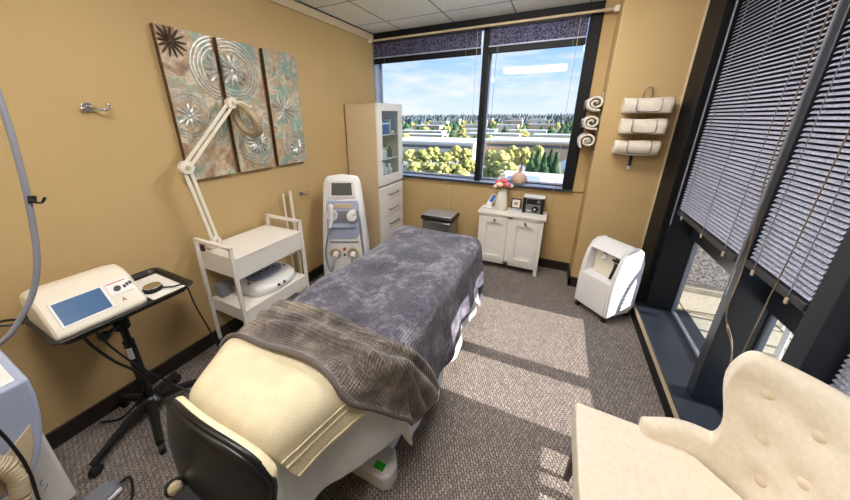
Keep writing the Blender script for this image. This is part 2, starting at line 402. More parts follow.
for k in range(3):
    y1, y0 = edges[2*k], edges[2*k+1]
    fr = MB().box(.998, 1.022, y1-.016, y1, LZ, 2.46).box(.998, 1.022, y0, y0+.016, LZ, 2.46).box(.998, 1.022, y0+.016, y1-.016, LZ-.002, LZ+.018)
    fr.build('sash', M['sash'], w2, bevel=.003)
    MB().box(.97, 1.05, y0, y1, .775, .875).build('transom', M['blackblue'], w2, bevel=.003)
    MB().box(1.007, 1.013, y0+.02, y1-.02, LZ+.02, .79).box(1.007, 1.013, y0+.02, y1-.02, .86, 2.45).build('pane', M['glass'], w2, smooth=False)
MB().cyl((.985, 1.80, LZ), (.985, 1.80, LZ+.006), .008).build('screw', M['chrome'], w2)

# ---- ceiling lights: surface-mounted wrap-around fixtures (one reflects in the back window; the other two are added fill)
M['diffuser'] = emis('light_diffuser', (255, 250, 243), LAMP_STRENGTH)
for (a, b, c, dd), lab in (((-1.17, -.03, .06, .36), 'long ceiling light fixture reflected as a bar in the back window'), ((-.95, .19, 1.93, 2.23), 'long added fill light above the foot of the bed'), ((-1.75, -1.6, -1.2, -.7), 'slim added fill light behind the viewer near the left wall')):
    t = thing('ceiling_light', lab, 'ceiling light', ((a+b)/2, (c+dd)/2, CH-.085))
    MB().box(a, b, c, dd, CH-.012, CH+.002).build('light_body', M['white'], t, bevel=.004)
    MB().box(a+.008, b-.008, c+.008, dd-.008, CH-.10, CH-.012).build('diffuser', M['diffuser'], t, bevel=.02, seg=3)
# ================================================================== BLINDS
def slats(mb, axis, fixed, a, b, z0, z1, pitch, wd, tilt, inward):
    """tilted slats; axis 'x' or 'y' is the long direction, inward the sign towards the room"""
    n = int((z1-z0)/pitch)
    for i in range(n+1):
        z = z0+i*pitch; h = wd/2
        prof = []
        for k, t in enumerate((-1, -.6, -.2, .2, .6, 1)):
            s_ = t*h; cv = .0022*(1-t*t)
            px = s_*math.cos(tilt)*inward + cv*math.sin(tilt)*inward; pz = -s_*math.sin(tilt)+cv*math.cos(tilt)
            prof.append((px, pz))
        rows = []
        for e_ in (a, b):
            rows.append([mb.bm.verts.new((fixed+p, e_, z+q) if axis == 'y' else (e_, fixed+p, z+q)) for p, q in prof])
        for k in range(5): mb.bm.faces.new((rows[0][k], rows[1][k], rows[1][k+1], rows[0][k+1]))
    return mb
BX = .863
M['gap_backing'] = pm('dark_gap_backing', (40, 40, 50), .9, var=.3, vs=90, spec=.1)
def side_blind(y0, y1, zb, lab, tilt=42, wd=.0175, BX=BX):
    t = thing('venetian_blind', lab, 'blind', (BX, (y0+y1)/2, zb), 0, 'slatted blinds on the right-hand windows')
    MB().box(BX-.02, BX+.02, y0, y1, 2.43, 2.475).build('headrail', M['grey'], t, bevel=.003)
    slats(MB(), 'y', BX, y0+.004, y1-.004, zb+.05, 2.42, .0205, wd, math.radians(tilt), -1).build('slats', M['slat'], t, angle=180, fixn=False)
    MB().box(BX+.034, BX+.037, y0, y1, zb+.01, 2.46).build('added_backing', M['gap_backing'], t)  # added opaque sheet: darkens the slat gaps and stops the sun
    MB().box(BX-.014, BX+.014, y0+.002, y1-.002, zb, zb+.032).build('bottom_rail', M['dark'], t, bevel=.004)
    n = 2 if y1-y0 < .6 else 3
    for i in range(n):
        yy = y0+(y1-y0)*((.2, .8) if n == 2 else (.12, .45, .86))[i]
        MB().tube([(BX-.0165, yy, zb+.02), (BX-.0165, yy, 2.43)], .0018, 5, 0).build('ladder_cord', M['grey'], t)
        MB().box(BX-.020, BX-.013, yy-.007, yy+.007, zb-.014, zb+.012).build('cord_clip', M['tan'], t, bevel=.003)
    return t
b1 = side_blind(1.852, 2.694, .945, 'wide slatted blind over the right-hand window nearest the corner')
b2 = side_blind(1.386, 1.768, .968, 'narrow slatted blind on the right between the two dark mullions')
b3 = side_blind(.39, 1.285, .30, 'dark slatted blind behind the tufted armchair, lowered furthest', BX=.925)
MB().cyl((BX-.03, 2.69, 2.43), (BX-.03, 2.69, .86), .005, seg=8).build('wand', M['grey'], b1)
MB().cyl((BX-.045, 1.755, 2.43), (BX-.045, 1.755, .81), .005, seg=8).build('wand', M['grey'], b2)
MB().tube([(.838, 1.835, 2.43), (.836, 1.835, 1.48), (.836, 1.785, 1.205), (.836, 1.745, .99), (.835, 1.738, .768), (.835, 1.698, .699), (.836, 1.61, .643), (.84, 1.56, .5)], .0022, 6).build('pull_cord', M['cord'], b1)
MB().tube([(.834, 1.825, 2.43), (.832, 1.825, 1.48), (.832, 1.775, 1.205), (.832, 1.735, .99), (.83, 1.722, .768), (.83, 1.68, .69), (.832, 1.595, .63), (.84, 1.545, .5)], .002, 6).build('pull_cord', M['cord'], b1)
MB().tube([(BX-.045, 1.47, 2.43), (BX-.05, 1.47, 1.3), (BX-.055, 1.475, .9), (BX-.045, 1.50, .55)], .002, 6).build('pull_cord', M['cord'], b2)

def back_blind(x0, x1, lab):
    y = YB-.045; zb = 2.215
    t = thing('venetian_blind', lab, 'blind', ((x0+x1)/2, y, zb), 0, 'half raised blinds over the back window')
    MB().box(x0, x1, y-.018, y+.018, 2.43, 2.466).build('headrail', M['dark'], t, bevel=.003)
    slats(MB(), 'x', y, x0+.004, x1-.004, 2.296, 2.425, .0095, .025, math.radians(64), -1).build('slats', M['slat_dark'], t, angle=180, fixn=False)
    MB().box(x0+.002, x1-.002, y-.015, y+.015, zb, 2.272).build('bottom_rail', M['black'], t, bevel=.004)
    MB().box(x0+.002, x1-.002, y-.016, y+.013, 2.273, 2.284).build('slat_stack', M['bluegrey'], t)
    for q in (.12, .88):
        MB().tube([(x0+(x1-x0)*q, y-.02, zb), (x0+(x1-x0)*q, y-.02, 2.43)], .0015, 5, 0).build('ladder_cord', M['grey'], t)
    return t
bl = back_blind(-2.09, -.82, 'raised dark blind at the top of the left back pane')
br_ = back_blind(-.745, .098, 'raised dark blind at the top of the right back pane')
MB().tube([(-.86, YB-.07, 2.43), (-.86, YB-.07, 1.7), (-.87, YB-.068, 1.25)], .0022, 5).build('pull_cord', M['tan'], bl)
MB().tube([(-.66, YB-.07, 2.43), (-.66, YB-.07, 1.7), (-.66, YB-.068, 1.2)], .0022, 5).build('wand', M['grey'], br_)
MB().tube([(.03, YB-.07, 2.43), (.03, YB-.07, 1.6), (.03, YB-.05, .95), (.028, YB-.03, .80), (.008, YB-.025, .50)], .0024, 5).build('pull_cord', M['tan'], br_)
MB().lathe([(.002, .05), (.007, .03), (.009, .0), (.004, -.004)], (.006, YB-.025, .46), 10).build('tassel', M['tan'], br_)

t = thing('curtain_rod', 'thin beige rod with white end brackets along the top of the back window', 'curtain rod', (-.9, 3.27, 2.44))
MB().cyl((-2.10, 3.27, 2.452), (.285, 3.27, 2.452), .011, seg=14).build('rod', M['beige'], t)
for x0, x1 in ((-2.128, -2.085), (.265, .302)):
    MB().box(x0, x1, 3.25, 3.29, 2.43, 2.475).build('end_bracket', M['white'], t, bevel=.008)

# ================================================================== WALL ART
def medallion(mb, cy, cz, R, rings, petals, hub, y0, y1, z0, z1, rx):
    q = MB()
    def on(r, a, h): return (rx+h, cy+r*math.cos(a), cz+r*math.sin(a))
    for rr in rings:
        q.tube([on(R*rr, 2*PI*k/40, .0) for k in range(40)], R*.032, 6, 0, closed=True)
    for k in range(petals):
        a = 2*PI*k/petals
        r0, r1 = R*hub*1.1, R*(.56 if rings else 1.0)
        q.tube([on(r0+(r1-r0)*t, a, .002) for t in (0, .2, .5, .8, 1)], lambda s, R=R: R*(.02+.065*math.sin(PI*min(1, .12+s*.85))), 6, 0)
    q.ball((rx, cy, cz), (.006, R*hub, R*hub), 12)
    for co, no in (((0, y0, 0), (0, -1, 0)), ((0, y1, 0), (0, 1, 0)), ((0, 0, z0), (0, 0, -1)), ((0, 0, z1), (0, 0, 1))):
        bmesh.ops.bisect_plane(q.bm, geom=q.bm.verts[:]+q.bm.edges[:]+q.bm.faces[:], plane_co=co, plane_no=no, clear_outer=True)
    return q
M['silver'] = pm('silver_leaf_relief', (190, 190, 184), .35, .45, var=.3, vs=30)
M['copper'] = pm('bronze_relief', (84, 64, 50), .5, .4, var=.3, vs=20)
M['art_side'] = pm('canvas_side', (92, 66, 40), .7, var=.3, vs=14)
ART = [(1.055, 1.364, 'left wall canvas with a starburst in its top corner, leftmost of three',
        [(1.122, 2.041, .088, (), 14, .16, 'copper'), (1.135, 1.63, .135, (1, .86, .72), 12, .1, 'silver'), (1.395, 1.925, .19, (1, .9, .78, .66), 16, .1, 'silver')]),
       (1.401, 1.709, 'middle canvas of three with a big ringed medallion at the top and another below',
        [(1.475, 1.925, .195, (1, .9, .78, .66), 14, .1, 'silver'), (1.585, 1.44, .16, (1, .88, .76), 16, .12, 'silver')]),
       (1.751, 2.067, 'right canvas of three with a small white starburst in the centre',
        [(2.06, 2.02, .12, (1, .84), 14, .1, 'silver'), (1.873, 1.68, .115, (), 14, .14, 'silver'), (1.97, 1.37, .135, (1, .86, .72), 12, .1, 'silver')])]
for i, (y0, y1, lab, meds) in enumerate(ART):
    t = thing('wall_art', lab, 'painting', (XL+.02, (y0+y1)/2, 1.235), 0, 'three canvases of medallions')
    MB().box(XL+.001, XL+.036, y0, y1, 1.235, 2.118).build('canvas', M['art_side'], t, bevel=.003)
    MB().box(XL+.0362, XL+.0378, y0+.001, y1-.001, 1.236, 2.117).build('painted_front', canvas('painted_canvas', 1.3+i*2.7), t, smooth=False)
    for (cy, cz, R, rings, pet, hub, mt) in meds:
        medallion(None, cy, cz, R, rings, pet, hub, y0+.002, y1-.002, 1.237, 2.116, XL+.039).build('medallion', M[mt], t, fixn=False)

# ---- hooks and outlet on the left wall
def coat_hook(y, z, mat, lab, sc=1):
    t = thing('coat_hook', lab, 'hook', (XL, y, z))
    MB().cyl((XL-.002, y, z), (XL+.008, y, z), .024*sc, seg=20).build('wall_plate', mat, t, bevel=.002)
    MB().tube([(XL+.005, y, z), (XL+.03*sc, y+.005, z+.004), (XL+.05*sc, y+.03*sc, z-.012), (XL+.058*sc, y+.055*sc, z-.008), (XL+.05*sc, y+.066*sc, z+.012)], .007*sc, 10).build('hook_arm', mat, t)
    MB().ball((XL+.05*sc, y+.066*sc, z+.014), .010*sc, 12).build('hook_tip', mat, t)
    MB().ball((XL+.03, y-.03*sc, z-.006), .009*sc, 12).build('hook_tip', mat, t)
    MB().tube([(XL+.005, y, z), (XL+.02, y-.012*sc, z-.002), (XL+.03, y-.03*sc, z-.006)], .006*sc, 8).build('hook_arm', mat, t)
coat_hook(.69, 1.672, M['chrome'], 'chrome coat hook alone on the bare left wall')
coat_hook(1.985, .935, M['steel'], 'small dark hook low on the left wall beside the laser tower', .75)
t = thing('wall_outlet', 'wall outlet with a black plug behind the white trolley', 'outlet', (XL, 1.79, .40))
MB().box(XL-.002, XL+.008, 1.73, 1.81, .38, .50).build('cover_plate', M['white'], t, bevel=.003)
pl = MB().box(XL+.008, XL+.045, 1.755, 1.79, .445, .48).build('plug', M['plast_black'], t, bevel=.006)
MB().tube([(XL+.044, 1.772, .46), (XL+.075, 1.79, .45), (XL+.07, 1.83, .38), (XL+.03, 1.86, .2), (XL+.02, 1.88, .03)], .004, 8).build('plug_cord', M['plast_black'], pl)
# ================================================================== TALL CABINET
CX0, CX1, CY0, CY1, CT = -2.108, -1.70, 2.715, 3.27, 1.76
t = thing('storage_cabinet', 'tall cream and white cabinet with a glass door over drawers', 'cabinet', ((CX0+CX1)/2, (CY0+CY1)/2, 0))
b = MB()
b.box(CX0, CX1-.02, CY0, CY0+.018, 0, CT).box(CX0, CX1-.02, CY1-.018, CY1, 0, CT).box(CX0, CX0+.012, CY0, CY1, 0, CT)
b.box(CX0, CX1-.02, CY0, CY1, CT-.02, CT).box(CX0, CX1-.02, CY0+.01, CY1-.01, .872, .892).box(CX0, CX1-.03, CY0+.01, CY1-.01, 0, .06)
b.build('body', M['panelwood'], t)
MB().box(CX0-.001, CX1-.018, CY0-.0012, CY0+.004, .880, .884).build('seam', M['tan'], t)
for z in (1.16, 1.43):
    MB().box(CX0+.01, CX1-.05, CY0+.018, CY1-.018, z-.006, z+.006).build('shelf', M['white'], t)
b = MB().box(CX1-.02, CX1, CY0, CY0+.09, .89, CT).box(CX1-.02, CX1, CY1-.09, CY1, .89, CT).box(CX1-.02, CX1, CY0+.09, CY1-.09, 1.685, CT).box(CX1-.02, CX1, CY0+.09, CY1-.09, .89, .992)
dr = b.build('door', M['white'], t)
MB().box(CX1-.012, CX1-.008, CY0+.08, CY1-.08, .985, 1.69).build('glass_pane', M['glass_cab'], dr, smooth=False)
MB().cyl((CX1, 2.76, 1.17), (CX1+.022, 2.76, 1.17), .007, .012, 14).build('knob', M['chrome'], dr, bevel=.002)
for h in (1.10, 1.60): MB().cyl((CX1+.001, CY1-.004, h-.03), (CX1+.001, CY1-.004, h+.03), .006, seg=10).build('hinge', M['steel'], dr)
for z in (.685, .502, .319, .10):
    d = MB().box(CX1-.02, CX1, CY0+.004, CY1-.004, z-.0, z+.178 if z > .2 else z+.214).build('drawer', M['white'], t, bevel=.004)
    zz = z+.075
    MB().tube([(CX1-.002, 2.91, zz), (CX1+.024, 2.915, zz), (CX1+.024, 3.115, zz), (CX1-.002, 3.12, zz)], .006, 8, 0).build('handle', M['steel'], d)
# contents
lb = ('leftmost blue box on the top cabinet shelf', 'blue box second from the left on the top cabinet shelf', 'blue box third from the left on the top cabinet shelf', 'blue box fourth from the left on the top cabinet shelf')
for i, yy in enumerate((2.825, 2.885, 2.945, 3.005)):
    o = thing('carton', lb[i], 'box', (-1.80, yy+.025, 1.4365), 0, 'blue boxes in the cabinet')
    MB().box(-1.86, -1.755, yy, yy+.05, 1.4365, 1.585-.006*(i % 2)).build('box_body', M['blue'], o, bevel=.002)
    MB().box(-1.861, -1.754, yy-.0006, yy+.0506, 1.545, 1.562).build('box_band', M['paper'], o)
o = thing('carton', 'tan box between the blue boxes on the top cabinet shelf', 'box', (-1.8, 3.085, 1.4365))
MB().box(-1.86, -1.76, 3.064, 3.104, 1.4365, 1.595).build('box_body', M['tan'], o, bevel=.002)
o = thing('carton', 'blue box leaning at the right end of the top cabinet shelf', 'box', (-1.8, 3.14, 1.4365))
rotm = Matrix.Translation((-1.8, 3.14, 1.4365)) @ Matrix.Rotation(math.radians(-6), 4, 'X') @ Matrix.Translation((1.8, -3.14, -1.4365))
MB().box(-1.86, -1.755, 3.117, 3.163, 1.4365+.003, 1.61, rotm).build('box_body', M['blue'], o, bevel=.002)
MB().box(-1.861, -1.754, 3.1165, 3.1635, 1.447, 1.472, rotm).build('box_band', M['paper'], o)
def bottle(x, y, z, r, h, m, capm, lab, grp='bottles and jars in the cabinet'):
    o = thing('bottle', lab, 'bottle', (x, y, z), 0, grp)
    MB().lathe([(r*.9, 0), (r, .006), (r, h*.66), (r*.8, h*.76), (r*.38, h*.8), (r*.38, h*.84)], (x, y, z), 18).build('bottle_body', m, o)
    MB().cyl((x, y, z+h*.83), (x, y, z+h), r*.5, seg=16).build('cap', capm, o, bevel=.002)
bottle(-1.80, 2.86, 1.1665, .045, .19, M['whiteplast'], M['plast_black'], 'big white bottle with a black cap on the middle cabinet shelf')
bottle(-1.79, 2.965, 1.1665, .035, .12, M['whiteplast'], M['white'], 'short white bottle in the middle of the middle cabinet shelf')
bottle(-1.82, 3.05, 1.1665, .03, .15, M['tan'], M['plast_black'], 'tan bottle on the middle cabinet shelf')
bottle(-1.80, 3.13, 1.1665, .03, .13, M['green'] if False else M['dark'], M['plast_black'], 'dark bottle at the right end of the middle cabinet shelf')
o = thing('carton', 'small blue box standing on the bottom cabinet shelf behind the glass', 'box', (-1.79, 2.86, .8925))
MB().box(-1.84, -1.75, 2.84, 2.90, .8925, 1.075).build('box_body', M['blue'], o, bevel=.002)
MB().box(-1.841, -1.749, 2.8395, 2.9005, 1.04, 1.06).build('box_band', M['paper'], o)
bottle(-1.80, 2.985, .8925, .04, .22, M['whiteplast'], M['white'], 'tall white bottle on the bottom cabinet shelf')
bottle(-1.80, 3.10, .8925, .04, .20, M['cream_plast'], M['white'], 'cream bottle on the bottom cabinet shelf')

# ================================================================== CONSOLE CABINET
t = thing('console_cabinet', 'low white two-door cabinet under the back window', 'cabinet', (-.335, 3.21, 0))
KX0, KX1, KY0, KY1 = -.66, -.012, 3.08, 3.338
b = MB().box(KX0, KX0+.035, KY0, KY1, 0, .63).box(KX1-.035, KX1, KY0, KY1, 0, .63).box(KX0, KX1, KY1-.012, KY1, .07, .63).box(KX0, KX1, KY0+.01, KY1, .07, .09)
b.box(KX0, KX1, KY0, KY0+.02, .07, .105).box(KX0, KX1, KY0, KY0+.02, .60, .632).box(-.358, -.314, KY0, KY0+.02, .07, .63)
b.build('body', M['white'], t)
MB().box(KX0-.018, KX1+.018, KY0-.022, KY1+.002, .63, .658).build('top', M['white'], t, bevel=.006)
for x0, x1 in ((KX0+.037, -.36), (-.312, KX1-.037)):
    b = MB().box(x0+.05, x1-.05, KY0+.010, KY0+.016, .16, .545)
    for a, c, z0, z1 in ((x0, x0+.05, .107, .598), (x1-.05, x1, .107, .598), (x0+.05, x1-.05, .107, .16), (x0+.05, x1-.05, .545, .598)): b.box(a, c, KY0-.012, KY0+.012, z0, z1)
    d = b.build('door', M['white'], t)
    xm = (x0+x1)/2
    MB().lathe([(.006, 0), (.006, .012), (.014, .018), (.013, .026), (.004, .029)], (xm, KY0-.010, .578), 16, Matrix.Rotation(PI/2, 4, 'X')).build('knob', M['steel'], d)
TZ = .658
# ---- things on the console
t = thing('flower_vase', 'white pitcher vase of pink and peach flowers on the low white cabinet', 'vase', (-.462, 3.22, TZ))
MB().lathe([(.055, 0), (.062, .01), (.066, .06), (.060, .13), (.048, .18), (.046, .20), (.052, .215), (.048, .214), (.042, .2), (.04, .12), (.03, .02)], (-.462, 3.22, TZ), 26).build('vase_body', M['cream_plast'], t)
M['pink'] = pm('coral_pink_petals', (232, 120, 130), .8, var=.12, vs=40); M['peach'] = pm('peach_petals', (246, 206, 176), .8, var=.1, vs=40); M['stem'] = pm('green_stem', (70, 110, 60), .7)
M['whitepetal'] = pm('white_petals', (244, 232, 220), .8, var=.06, vs=40)
for k, (dx, dy, dz, r, mt) in enumerate(((-.03, -.03, .27, .046, 'peach'), (.045, -.03, .275, .046, 'pink'), (.0, .02, .305, .046, 'pink'), (-.055, .02, .29, .04, 'pink'), (.08, .02, .255, .034, 'whitepetal'), (-.075, -.005, .245, .032, 'whitepetal'))):
    c = Vector((-.462+dx, 3.22+dy, TZ+dz)); b = MB()
    for ring, (nP, tilt, sc) in enumerate(((5, .35, .5), (6, .75, .8), (8, 1.15, 1.0))):
        for p in range(nP):
            a = 2*PI*(p+.5*ring)/nP; di = Vector((math.cos(a)*math.sin(tilt), math.sin(a)*math.sin(tilt), math.cos(tilt)))
            b.ball(c+di*r*.55*sc, (r*.42, r*.42, r*.30), 8, di.to_track_quat('Z', 'Y').to_matrix().to_4x4())
    b.ball(c, r*.55, 8)
    fl = b.build('flower', M[mt], t, angle=180)
    MB().tube([(-.462+dx*.3, 3.22+dy*.3, TZ+.15), (-.462+dx*.7, 3.22+dy*.7, TZ+.21), c], .003, 6).build('stem', M['stem'], fl)
t = thing('photo_frame', 'small dark-edged square frame in front of the gourd vase', 'photo frame', (-.315, 3.27, TZ))
rm = Matrix.Translation((-.315, 3.275, TZ+.012)) @ Matrix.Rotation(math.radians(-10), 4, 'X')
b = MB()
for a in ((-.052, .052, -.008, .008, 0, .012), (-.052, .052, -.008, .008, .096, .108), (-.052, -.04, -.008, .008, 0, .108), (.04, .052, -.008, .008, 0, .108)): b.box(*a, rm)
b.build('frame', M['dark'], t, bevel=.002)
MB().box(-.042, .042, -.004, .005, .01, .098, rm).build('picture', M['cream_plast'], t)
MB().box(-.02, .012, -.0055, -.004, .04, .066, rm).box(-.006, .022, -.0056, -.004, .06, .068, rm).build('sketch', M['grey'], t)
MB().box(-.36, -.268, 3.245, 3.30, TZ, TZ+.014).build('stand', M['bluegrey'], t, bevel=.003)
t = thing('phone_handset', 'white phone with a blue screen leaning at the left end of the cabinet top', 'phone', (-.615, 3.22, TZ))
rm = Matrix.Translation((-.60, 3.22, TZ+.02)) @ Matrix.Rotation(math.radians(25), 4, 'Y') @ Matrix.Rotation(math.radians(-24), 4, 'X')
MB().box(-.03, .03, -.012, .012, -.006, .15, rm).build('handset', M['whiteplast'], t, bevel=.008)
MB().box(-.02, .02, -.0135, -.011, .05, .135, rm).build('display', M['blue'], t, bevel=.003)
MB().box(-.655, -.555, 3.18, 3.27, TZ, TZ+.022).build('cradle', M['whiteplast'], t, bevel=.01)
t = thing('clock_radio', 'boxy dark-ended music player with a round dial on the low white cabinet', 'radio', (-.135, 3.245, TZ))
R0, R1 = -.24, -.035
MB().box(R0+.03, R1-.03, 3.19, 3.30, TZ+.006, TZ+.166).build('case', M['grey'], t, bevel=.006)
MB().box(R0, R0+.032, 3.186, 3.304, TZ, TZ+.17).build('end_panel', M['plast_black'], t, bevel=.006)
MB().box(R1-.032, R1, 3.186, 3.304, TZ, TZ+.17).build('end_panel', M['plast_black'], t, bevel=.006)
MB().box(R0, R1, 3.186, 3.304, TZ+.166, TZ+.182).build('top_panel', M['whiteplast'], t, bevel=.006)
MB().box(R0+.036, R1-.036, 3.186, 3.192, TZ+.10, TZ+.155).build('display', M['screen_off'] if False else M['plast_black'], t)
MB().cyl((R1-.055, 3.182, TZ+.128), (R1-.055, 3.19, TZ+.128), .016, seg=20).build('dial', M['chrome'], t, bevel=.002)
MB().cyl((R1-.08, 3.178, TZ+.052), (R1-.08, 3.191, TZ+.052), .034, seg=24).build('speaker', M['plast_black'], t, bevel=.004)
MB().cyl((R1-.085, 3.175, TZ+.052), (R1-.085, 3.179, TZ+.052), .010, seg=14).build('logo_dot', M['whiteplast'], t)
MB().box(R0+.04, R0+.085, 3.186, 3.191, TZ+.02, TZ+.092).build('grille', M['chrome'], t)
GV = (-.325, 3.365, WS+.0255)
t = thing('gourd_vase', 'round tan gourd vase with a thin neck on the back window sill', 'vase', GV)
MB().lathe([(.03, 0), (.05, .006), (.08, .035), (.087, .06), (.078, .09), (.05, .115), (.02, .132), (.012, .16), (.014, .185), (.009, .186), (.006, .15)], GV, 30).build('vase_body', pm('tan_gourd_glaze', (208, 178, 156), .4, var=.08, vs=14), t)
t = thing('candle_jar', 'pale cream candle on the sill behind the flowers', 'candle', (-.50, 3.36, WS+.0255))
MB().cyl((-.50, 3.36, WS+.0255), (-.50, 3.36, WS+.13), .028, seg=20).build('candle_body', M['cream_plast'], t, bevel=.004)
MB().tube([(-.50, 3.36, WS+.128), (-.499, 3.36, WS+.142)], .0015, 5, 0).build('wick', M['dark'], t)

# ================================================================== STEP BIN
M['lid'] = pm('brushed_lid', (186, 188, 194), .4, .6)
t = thing('step_bin', 'steel bin with a dark-rimmed lid against the back wall behind the bed', 'trash can', (-1.115, 3.09, 0))
MB().box(-1.295, -.935, 2.955, 3.225, .012, .50).build('bin_body', M['steel'], t, bevel=.03, seg=4)
MB().box(-1.31, -.92, 2.94, 3.24, .50, .548).build('lid_rim', M['plast_black'], t, bevel=.02, seg=3)
MB().box(-1.29, -.94, 2.96, 3.22, .546, .562).build('lid', M['lid'], t, bevel=.012, seg=3)
MB().box(-1.17, -1.06, 2.91, 2.97, .012, .03).build('pedal', M['plast_black'], t, bevel=.005)

# ================================================================== TOWELS ON RACKS
def towel_roll(axis, c, L, r, label, group, seed=0, flap=(0, 0, 0)):
    o = thing('rolled_towel', label, 'towel', (c[0], c[1], c[2]-r), 0, group)
    rnd = random.Random(seed); b = MB(); turns = 2.4; n = 90
    ph = rnd.random()*6
    def fn(u, v):
        th = u*turns*2*PI; rr = .006+(r-.006)*u
        rr += .003*math.sin(v*7+ph+th*.5)
        if u > .965: rr += (u-.965)/.035*.012
        s = (v-.5)*L*(1+.02*math.sin(th+ph))
        a, h = rr*math.cos(th+ph), rr*math.sin(th+ph)*.92
        return (c[0]+s, c[1]+a, c[2]+h) if axis == 'x' else (c[0]+a, c[1]+s, c[2]+h)
    b.grid(fn, n, 14)
    b.build('roll', M['terry_white'], o, solid=.017, angle=180)
    return o
g1, g2 = 'towels in the rack facing the room', 'towels in the rack on the side of the pillar'
FZ = (1.688, 1.535, 1.378)
t = thing('towel_rack', 'wire towel rack on the pillar facing the room holding three rolled towels', 'towel rack', (.57, 3.05, 1.24))
MB().tube([(.545, 3.044, 1.36), (.548, 3.03, 1.70), (.55, 3.022, 1.81), (.575, 3.020, 1.832), (.60, 3.022, 1.81), (.602, 3.03, 1.70), (.605, 3.044, 1.36)], .004, 8).build('loop', M['steel'], t)
for i, z in enumerate(FZ):
    MB().tube([(.50, 3.04, z+.058), (.50, 2.93, z+.056), (.50, 2.902, z+.03), (.50, 2.900, z-.015), (.52, 2.902, z-.034), (.63, 2.902, z-.034), (.65, 2.900, z-.015), (.65, 2.902, z+.03), (.65, 2.93, z+.056), (.65, 3.04, z+.058)], .0035, 8, 4).build('basket_wire', M['steel'], t)
    MB().box(.53, .62, 3.04, 3.052, z-.004, z+.004).build('cross_bar', M['steel'], t)
MB().box(.553, .575, 3.03, 3.046, 1.225, 1.34).build('handle', M['plast_black'], t, bevel=.005)
MB().box(.551, .577, 3.026, 3.046, 1.198, 1.228).build('handle_tip', M['whiteplast'], t, bevel=.006)
for i, (z, n, L) in enumerate(zip(FZ, ('top', 'middle', 'bottom'), (.315, .30, .31))):
    towel_roll('x', (.573-.01*(i == 2), 2.974, z+.006), L*.95, .055, f'cream rolled towel lying lengthwise in the {n} of the room-facing rack', g1, i+3)
t = thing('towel_rack', 'wire towel rack on the narrow left side of the pillar beside the back window', 'towel rack', (.30, 3.2, 1.33))
MB().tube([(.294, 3.16, 1.33), (.292, 3.165, 1.78), (.29, 3.20, 1.80), (.292, 3.235, 1.78), (.294, 3.24, 1.33)], .004, 8).build('loop', M['steel'], t)
for z in (1.715, 1.56, 1.405):
    MB().tube([(.296, 3.12, z+.045), (.19, 3.12, z+.045), (.172, 3.125, z+.02), (.172, 3.125, z-.03), (.172, 3.275, z-.03), (.172, 3.275, z+.02), (.19, 3.28, z+.045), (.296, 3.28, z+.045)], .0035, 8, 4).build('basket_wire', M['steel'], t)
for i, (z, n, dx) in enumerate(zip((1.715, 1.56, 1.405), ('top', 'middle', 'bottom'), (.243, .238, .232))):
    towel_roll('y', (dx, 3.195, z+.012), .27, .072, f'cream rolled towel seen end-on, {n} of the rack beside the back window', g2, i+11)

# ================================================================== OXYGEN CONCENTRATOR
OC = (.55, 2.72, 0); t = thing('oxygen_concentrator', 'white oxygen concentrator on castors in front of the pillar', 'medical device', OC, math.radians(-45))
# local frame: -Y is the front, X along the front
def loc(mb, name, mat, par, **kw): return mb.build(name, mat, par, world=False, **kw)
W2, D0, D1 = .158, -.16, .15
prof = [(D0, .05), (D0-.006, .30), (D0+.008, .44), (D0+.04, .56), (D0+.075, .62), (D0+.13, .652), (D0+.21, .65), (D0+.27, .61), (D1, .50), (D1+.005, .30), (D1, .10), (D1-.06, .05)]
b = MB()
# two side shells with a hollow face between them
loc(MB().prism([(-W2, y, z) for y, z in prof], (.035, 0, 0)), 'side_shell', M['whiteplast'], t, bevel=.02, seg=3)
loc(MB().prism([(W2-.035, y, z) for y, z in prof], (.035, 0, 0)), 'side_shell', M['whiteplast'], t, bevel=.02, seg=3)
inner = [(D0+.002, .055), (D0-.003, .30), (D0+.001, .352), (D0+.115, .37), (D0+.135, .60), (D0+.20, .60), (D0+.265, .60), (D1-.006, .50), (D1-.004, .11), (D1-.06, .056)]
loc(MB().prism([(-W2+.03, y, z) for y, z in inner], (2*W2-.06, 0, 0)), 'front_shell', M['whiteplast'], t, bevel=.006)
loc(MB().prism([(-W2+.03, y, z) for y, z in ((D0+.045, .575), (D0+.078, .618), (D0+.13, .648), (D0+.21, .645), (D0+.20, .628), (D0+.14, .628), (D0+.09, .6), (D0+.06, .568))], (2*W2-.06, 0, 0)), 'carry_handle', M['whiteplast'], t, bevel=.006)
loc(MB().box(-.115, .05, D0+.085, D0+.105, .365, .372).box(-.115, .05, D0+.104, D0+.112, .372, .55), 'recess_panel', M['cream_plast'], t)
loc(MB().cyl((.072, D0+.06, .37), (.078, D0+.095, .50), .010, seg=12), 'flow_meter', M['plast_black'], t, bevel=.002)
loc(MB().box(.03, .10, D0+.10, D0+.13, .505, .525), 'switch', M['dark'], t, bevel=.004)
loc(MB().cyl((-.02, D0+.075, .50), (-.03, D0+.11, .54), .018, .012, 14), 'outlet_nozzle', M['whiteplast'], t)
loc(MB().box(-.045, -.015, D0+.085, D0+.10, .545, .565), 'outlet_label', M['plast_black'], t, bevel=.003)
for i in range(7): loc(MB().box(W2-.001, W2+.0012, D0+.16+.0*i, D0+.176, .16+i*.035, .175+i*.035), 'side_mark', M['grey'], t)
for x in (-W2+.03, W2-.03):
    for y in (D0+.025, D1-.03):
        c = loc(MB().cyl((x-.012, y, .025), (x+.012, y, .025), .025, seg=18), 'castor', M['rubber'], t, bevel=.004)
        loc(MB().box(x-.016, x+.016, y-.012, y+.012, .03, .062), 'castor_fork', M['plast_black'], c, bevel=.004)

